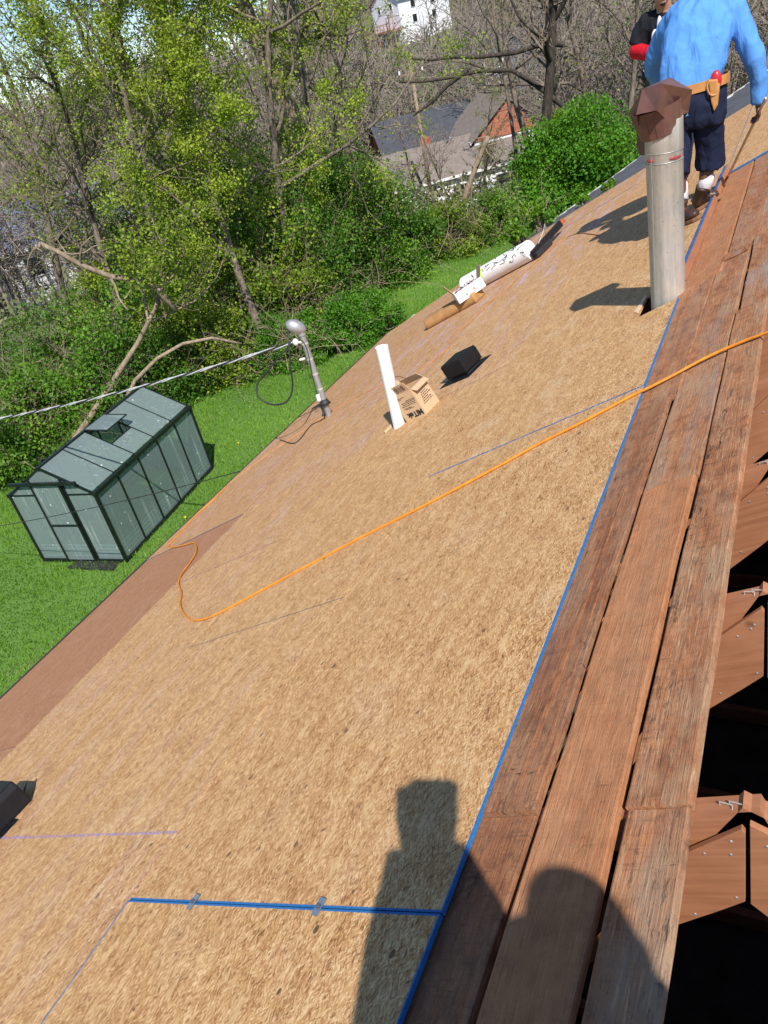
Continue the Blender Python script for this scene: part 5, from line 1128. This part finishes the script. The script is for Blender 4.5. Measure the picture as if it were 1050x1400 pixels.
def boot(parent, heel, toe, ankle):
    heel = np.array(heel); toe = np.array(toe); d = unit(toe - heel); L = np.linalg.norm(toe - heel); n_ = unit(E_N - d * (E_N @ d)); sd_ = np.cross(d, n_)
    b = MB(); b.loft([(heel + d * .0 * L + n_ * .055, sd_, .030, n_, .038), (heel + d * .18 * L + n_ * .062, sd_, .040, n_, .052), (heel + d * .45 * L + n_ * .062, sd_, .040, n_, .048), (heel + d * .70 * L + n_ * .050, sd_, .048, n_, .036), (heel + d * .90 * L + n_ * .045, sd_, .044, n_, .030), (heel + d * 1.0 * L + n_ * .040, sd_, .022, n_, .018)], 16)
    a0 = heel + d * .22 * L + n_ * .05; a1 = np.array(ankle); b.tube([a0, a0 * .55 + a1 * .45, a1], [.047, .045, .052], 16)
    bo = soft(b, 'boot', M['boot'], parent, .009, 4)
    out = [(-.02, .030), (.10, .040), (.35, .036), (.55, .044), (.75, .050), (.92, .044), (1.03, .018)]
    MB().prism([heel + d * L * t + sd_ * w for t, w in out] + [heel + d * L * t - sd_ * w for t, w in reversed(out)], n_ * .024).build('sole', M['boot_sole'], bo, bevel=.004)
    for t in (.36, .46, .56): MB().tube([heel + d * L * t + n_ * (.125 - .05 * (t - .3) / .3) + sd_ * w for w in (-.03, 0, .03)], .0035, 6).build('lace', M['lace'], bo)
    return bo

# --- man in the blue shirt, back to us, bending to measure
Pm = ypx
mbase = rpx(958, 292); man = thing('person', 'person in blue long sleeve shirt and navy shorts holding a pale stick', 'person', mbase)
sk = MB(); J = dict(neck=Pm(958, -22, 6.34), head=Pm(962, -62, 6.46), shR=Pm(1006, 14, 6.26), elR=Pm(1034, 86, 6.22), wrR=Pm(1036, 139, 6.26), shL=Pm(930, 26, 6.34), elL=Pm(896, 74, 6.49), wrL=Pm(905, 112, 6.66), pel=Pm(945, 128, 6.12), hpR=Pm(962, 150, 6.12), knR=Pm(971, 205, 6.20), anR=Pm(962, 260, 6.13), hpL=Pm(930, 152, 6.12), knL=Pm(925, 212, 6.04), anL=Pm(931, 272, 5.98))
sk.loft([(J['pel'], (1, 0, 0), .14, (0, 1, 0), .10), (Pm(946, 90, 6.15), (1, 0, 0), .14, (0, 1, 0), .09), (Pm(955, 40, 6.22), (1, 0, 0), .15, (0, 1, 0), .09), (Pm(959, 8, 6.28), (1, 0, 0), .12, (0, 1, 0), .07), (J['neck'], (1, 0, 0), .06, (0, 1, 0), .06), (J['head'] + arr(0, 0, -.05), (1, 0, 0), .055, (0, 1, 0), .055)], 18)
for a, b, c_, r in ((J['shR'], J['elR'], J['wrR'], .045), (J['shL'], J['elL'], J['wrL'], .045)): sk.tube([a, (a + b) / 2, b, (b + c_) / 2, c_], [.04, .04, .036, .034, .026], 12)
for a, b, c_ in ((J['hpR'], J['knR'], J['anR']), (J['hpL'], J['knL'], J['anL'])): sk.tube([a, (a + b) / 2, b, b * .6 + c_ * .4, c_], [.085, .072, .054, .052, .036], 14)
qh, Rh = head(sk, J['head'], (.35, .85, -.35)); hd_ = Pm(1037, 152, 6.28) - J['wrR']
hand(sk, J['wrR'], hd_, (-.75, -.2, .1), 1.0, .75, 1); hand(sk, J['wrL'], (.2, .8, -.1), (0, 0, -1), 1.0, .5, 1)
bod = soft(sk, 'body', M['skin_dark'], man, .0075, 3); hair(qh, Rh, 1.0, man)
sh = MB(); X_, Y_ = (1, 0, .0), (0, 1, 0)
sh.loft([(Pm(935, 158, 6.08), X_, .150, Y_, .140), (Pm(940, 138, 6.09), X_, .180, Y_, .145), (Pm(943, 114, 6.11), X_, .188, Y_, .140), (Pm(946, 92, 6.14), X_, .205, Y_, .145), (Pm(951, 60, 6.18), X_, .215, Y_, .145), (Pm(957, 32, 6.23), X_, .212, Y_, .14), (Pm(960, 10, 6.28), X_, .19, Y_, .135), (Pm(959, -6, 6.31), X_, .13, Y_, .10), (Pm(959, -20, 6.33), X_, .078, Y_, .075)], 30)
sh.tube([Pm(985, 8, 6.27), Pm(1003, 16, 6.26), Pm(1018, 48, 6.24), Pm(1032, 82, 6.22), Pm(1037, 108, 6.23), Pm(1037, 128, 6.25), Pm(1036, 141, 6.26)], [.075, .080, .070, .062, .056, .050, .044], 18)
sh.tube([Pm(940, 14, 6.30), Pm(925, 24, 6.33), Pm(908, 48, 6.42), Pm(896, 74, 6.49), Pm(893, 96, 6.56), Pm(903, 112, 6.64)], [.08, .078, .070, .066, .055, .045], 18)
sho = soft(sh, 'shirt', M['blue_shirt'], man, .009, 4, .012); wrinkle(sho, .016)
sr = MB(); sr.loft([(Pm(949, 120, 6.11), X_, .198, Y_, .150), (Pm(948, 140, 6.11), X_, .208, Y_, .158), (Pm(949, 160, 6.11), X_, .205, Y_, .155), (Pm(950, 172, 6.12), X_, .19, Y_, .14)], 26)
sr.tube([Pm(966, 150, 6.12), Pm(970, 180, 6.14), Pm(971, 205, 6.17), Pm(970, 229, 6.18)], [.100, .098, .092, .092], 20); sr.tube([Pm(930, 150, 6.10), Pm(926, 180, 6.06), Pm(924, 210, 6.02), Pm(924, 240, 5.97)], [.100, .096, .090, .088], 20)
wrinkle(soft(sr, 'shorts', M['navy'], man, .010, 4, .02), .014, 8, 3, 3.0)
bl_ = MB()
bc0 = Pm(951, 117, 6.11); V = []; n_ = 36
for zz, gr in ((-.028, .004), (-.028, .012), (.028, .012), (.028, .004)):
    for k in range(n_):
        a = 2 * math.pi * k / n_; V.append(bc0 + arr((.196 + gr) * math.cos(a), (.150 + gr) * math.sin(a), zz + .018 * math.cos(a)))
bl_.add(V, [(i * n_ + k, i * n_ + (k + 1) % n_, ((i + 1) % 4) * n_ + (k + 1) % n_, ((i + 1) % 4) * n_ + k) for i in range(4) for k in range(n_)])
belt = bl_.build('tool_belt', M['leather'], man, smooth=True, auto=40); belt['label'] = 'tan leather tool belt'
pk = [Pm(x, y, 5.955) for x, y in ((968, 110), (981, 108), (983, 126), (981, 144), (976, 153), (972, 140))]
MB().prism(pk, (0, .045, 0)).build('pouch', M['leather'], belt, bevel=.008)
MB().ball(Pm(979, 109, 5.99), (.034, .026, .056), 16, 10).build('tape_measure', M['red_plastic'], belt, smooth=True)
MB().tube(curve([Pm(969, 108, 5.96), Pm(967, 120, 5.95), Pm(972, 130, 5.95), Pm(981, 127, 5.96), Pm(983, 114, 5.97)], 20), .006, 6).build('strap', M['leather'], belt)
for a, b in (((968, 238, 6.17), (962, 259, 6.13)), ((930, 250, 6.05), (931, 274, 5.98))):
    A_, B_ = Pm(*a), Pm(*b); MB().tube([A_, A_ * .9 + B_ * .1, B_], [.046, .050, .050], 16).build('sock', M['sock'], man, smooth=True)
boot(man, rpx(952, 290, .002), rpx(986, 270, .002), Pm(962, 254, 6.13)); boot(man, rpx(924, 310, .002), rpx(957, 299, .002), Pm(931, 272, 5.98))
s0_, s1_ = Pm(1047, 134, 6.12), rpx(997, 239, .004)
stk = MB().bar(s0_, s1_, .013, .016, (0, 0, 1)).build('measuring_stick', M['pale_wood'], None, s1_, bevel=.002); tag(stk, 'long pale stick held down to the deck by the person in blue', 'stick')

# --- second man behind, black tee over red sleeves, facing us
nbase = rpx(925, 262); nbase = rp(*ruv(925, 258)); man2 = thing('person', 'person in black tee over red sleeves facing the person in blue', 'person', nbase)
yb_ = nbase[1]; Q = lambda x, y, dy=0.0: ypx(x, y, 7.25 + dy)
fa = unit(np.array([0, 0, H]) - Q(904, -12)) ; fa = unit(fa * arr(1, 1, .2) + arr(.15, 0, -.12))
sk = MB(); hc = Q(904, -17, -.05)
sk.loft([(Q(925, 118, .08), X_, .15, Y_, .11), (Q(923, 80, .06), X_, .15, Y_, .11), (Q(920, 45, .04), X_, .17, Y_, .12), (Q(914, 24, .03), X_, .15, Y_, .09), (Q(909, 14, .0), X_, .058, Y_, .058), (hc + arr(0, 0, -.06), X_, .055, Y_, .055)], 18)
f1 = nbase; kn = [Q(915, 175, -.05), Q(936, 172, .0)]; ank = [rpx(917, 262, .09), rpx(936, 253, .09)]; hp_ = [Q(916, 125, .08), Q(935, 122, .08)]
for a, b, c_ in zip(hp_, kn, ank): sk.tube([a, (a + b) / 2, b, b * .6 + c_ * .4, c_], [.085, .072, .054, .052, .036], 14)
e1, w1 = Q(870, 70, .0), Q(903, 76, -.22); e2, w2 = Q(966, 62, .0), Q(930, 74, -.24)
for a, b, c_ in ((Q(884, 28, .03), e1, w1), (Q(950, 20, .03), e2, w2)): sk.tube([a, (a + b) / 2, b, (b + c_) / 2, c_], [.05, .044, .038, .036, .026], 12)
hand(sk, w1, (.9, -.2, 0), (0, -.3, -1), .95, .5, 1); hand(sk, w2, (-.9, -.2, 0), (0, -.3, -1), .95, .5, -1)
qh, Rh = head(sk, hc, fa); b2 = soft(sk, 'body', M['skin'], man2, .0075, 3); face(qh, Rh, 1.0, b2, beard=True); hair(qh, Rh, 1.0, man2)
te = MB(); te.loft([(Q(925, 122, .08), X_, .185, Y_, .14), (Q(924, 90, .07), X_, .185, Y_, .14), (Q(921, 55, .05), X_, .205, Y_, .15), (Q(918, 34, .04), X_, .215, Y_, .14), (Q(914, 22, .03), X_, .17, Y_, .105), (Q(911, 16, .01), X_, .085, Y_, .08)], 26)
te.tube([Q(900, 26, .03), Q(885, 32, .03), Q(876, 50, .02), Q(871, 63, .01)], [.075, .082, .075, .072], 16); te.tube([Q(935, 20, .03), Q(952, 26, .03), Q(960, 45, .02), Q(965, 57, .01)], [.075, .082, .075, .072], 16)
tee = soft(te, 'tee_shirt', M['black_tee'], man2, .010, 4, .012); wrinkle(tee, .012, 8, 4, 5.0)
for a, e, w in ((Q(874, 56, .02), e1, w1), (Q(962, 50, .02), e2, w2)): soft(MB().tube([a, e, (e + w) / 2, w], [.058, .062, .056, .044], 16), 'sleeve', M['red_sleeve'], man2, .010, 4, .012)
for x, y, w, h in ((902, 40, .022, .09), (907, 37, .018, .07), (896, 52, .03, .06)): MB().ball(Q(x, y, -.118), (w, .012, h), 10, 8).build('white_print', M['white_paint'], tee, smooth=True)
pt = MB(); pt.loft([(Q(925, 112, .08), X_, .17, Y_, .13), (Q(925, 140, .06), X_, .18, Y_, .14)], 24)
for a, b, c_ in zip(hp_, kn, ank): pt.tube([a, (a + b) / 2, b, b * .5 + c_ * .5, c_], [.105, .098, .085, .08, .078], 18)
soft(pt, 'trousers', M['jean'], man2, .011, 4, .02)
boot(man2, rpx(917, 262, .002) + arr(0, .06, 0), rpx(917, 262, .002) + arr(0, -.20, 0), ank[0] + arr(0, 0, .06)); boot(man2, rpx(936, 253, .002) + arr(0, .06, 0), rpx(936, 253, .002) + arr(0, -.20, 0), ank[1] + arr(0, 0, .06))

# --- the person taking the picture stands behind the lens on the far slope and casts the near shadow
def CW(x, y, z): return arr(x, y, z + H)
zf = far_p(0, 0)[2]
def far_z(x): return rp(UR, 0)[2] - (x - XR) * math.tan(TH)
pb = arr(.52, -.42, far_z(.52)); ph = thing('person', 'person with raised phone whose shadow falls across the ridge boards', 'person', pb)
sk = MB(); hc = CW(.44, -.30, .08)
sk.loft([(CW(.50, -.45, -.70), X_, .15, Y_, .11), (CW(.50, -.45, -.45), X_, .14, Y_, .10), (CW(.48, -.42, -.25), X_, .17, Y_, .11), (CW(.47, -.40, -.12), X_, .15, Y_, .09), (CW(.45, -.36, -.05), X_, .06, Y_, .06), (hc + arr(0, 0, -.05), X_, .055, Y_, .055)], 18)
vd = RM[:, 2]; ru = -RM[:, 1]; rx_ = RM[:, 0]
el_, wr_ = CW(.05, -.42, -.27), CW(0, 0, 0) - vd * .055 - ru * .15 - rx_ * .028; el2, wr2 = CW(.27, -.35, -.22), CW(0, 0, 0) - vd * .055 - ru * .14 + rx_ * .030
for a, b, c_ in ((CW(.30, -.42, -.16), el_, wr_), (CW(.65, -.42, -.16), el2, wr2)): sk.tube([a, (a + b) / 2, b, (b + c_) / 2, c_], [.05, .044, .038, .036, .026], 12)
vd = RM[:, 2]; ru = -RM[:, 1]; rx_ = RM[:, 0]
ank = [arr(.42, -.55, far_z(.42) + .09), arr(.62, -.38, far_z(.62) + .09)]; kn = [CW(.42, -.46, -1.08), CW(.60, -.36, -1.12)]; hp_ = [CW(.42, -.45, -.72), CW(.58, -.45, -.72)]
for a, b, c_ in zip(hp_, kn, ank): sk.tube([a, (a + b) / 2, b, b * .6 + c_ * .4, c_], [.085, .072, .054, .052, .036], 14)
pc_ = CW(0, 0, 0) - vd * .030 - ru * .068
hand(sk, wr_, ru - rx_ * .12, vd, 1.0, .22, 1); hand(sk, wr2, ru + rx_ * .10, vd, 1.0, .22, -1)
qh, Rh = head(sk, hc, (-.5, .8, -.25)); b3 = soft(sk, 'body', M['skin'], ph, .009, 3); face(qh, Rh, 1.0, b3); hair(qh, Rh, 1.0, ph)
MB().box(pc_, (.074, .155, .009), np.array([rx_, ru, vd]).T).build('phone', M['black'], ph, bevel=.003)
te = MB(); te.loft([(CW(.50, -.45, -.76), X_, .18, Y_, .14), (CW(.50, -.45, -.5), X_, .18, Y_, .14), (CW(.48, -.42, -.26), X_, .20, Y_, .14), (CW(.44, -.38, -.14), X_, .22, Y_, .14), (CW(.42, -.35, -.05), X_, .17, Y_, .12), (CW(.40, -.33, .02), X_, .15, Y_, .10), (CW(.40, -.32, .06), X_, .10, Y_, .08)], 24)  # raised neck rings and wide sleeves added to fill gaps in the cast shadow
for a, b, c_ in ((CW(.30, -.42, -.16), el_, wr_), (CW(.65, -.42, -.16), el2, wr2)): te.tube([a * .9 + CW(.47, -.41, -.15) * .1, (a + b) / 2, b, (b + c_) / 2, c_], [.10, .10, .10, .085, .060], 16)
soft(te, 'shirt', M['jean'], ph, .012, 4, .015)
pt = MB(); pt.loft([(CW(.50, -.45, -.66), X_, .17, Y_, .13), (CW(.50, -.45, -.82), X_, .18, Y_, .14)], 24)
for a, b, c_ in zip(hp_, kn, ank): pt.tube([a, (a + b) / 2, b, b * .5 + c_ * .5, c_], [.105, .098, .085, .08, .078], 18)
soft(pt, 'trousers', M['navy'], ph, .012, 4, .015)
for a in ank:
    h_ = arr(a[0], a[1] - .06, far_z(a[0]) + .002); boot(ph, h_, h_ + arr(0, .26, 0), a + arr(0, 0, .06))
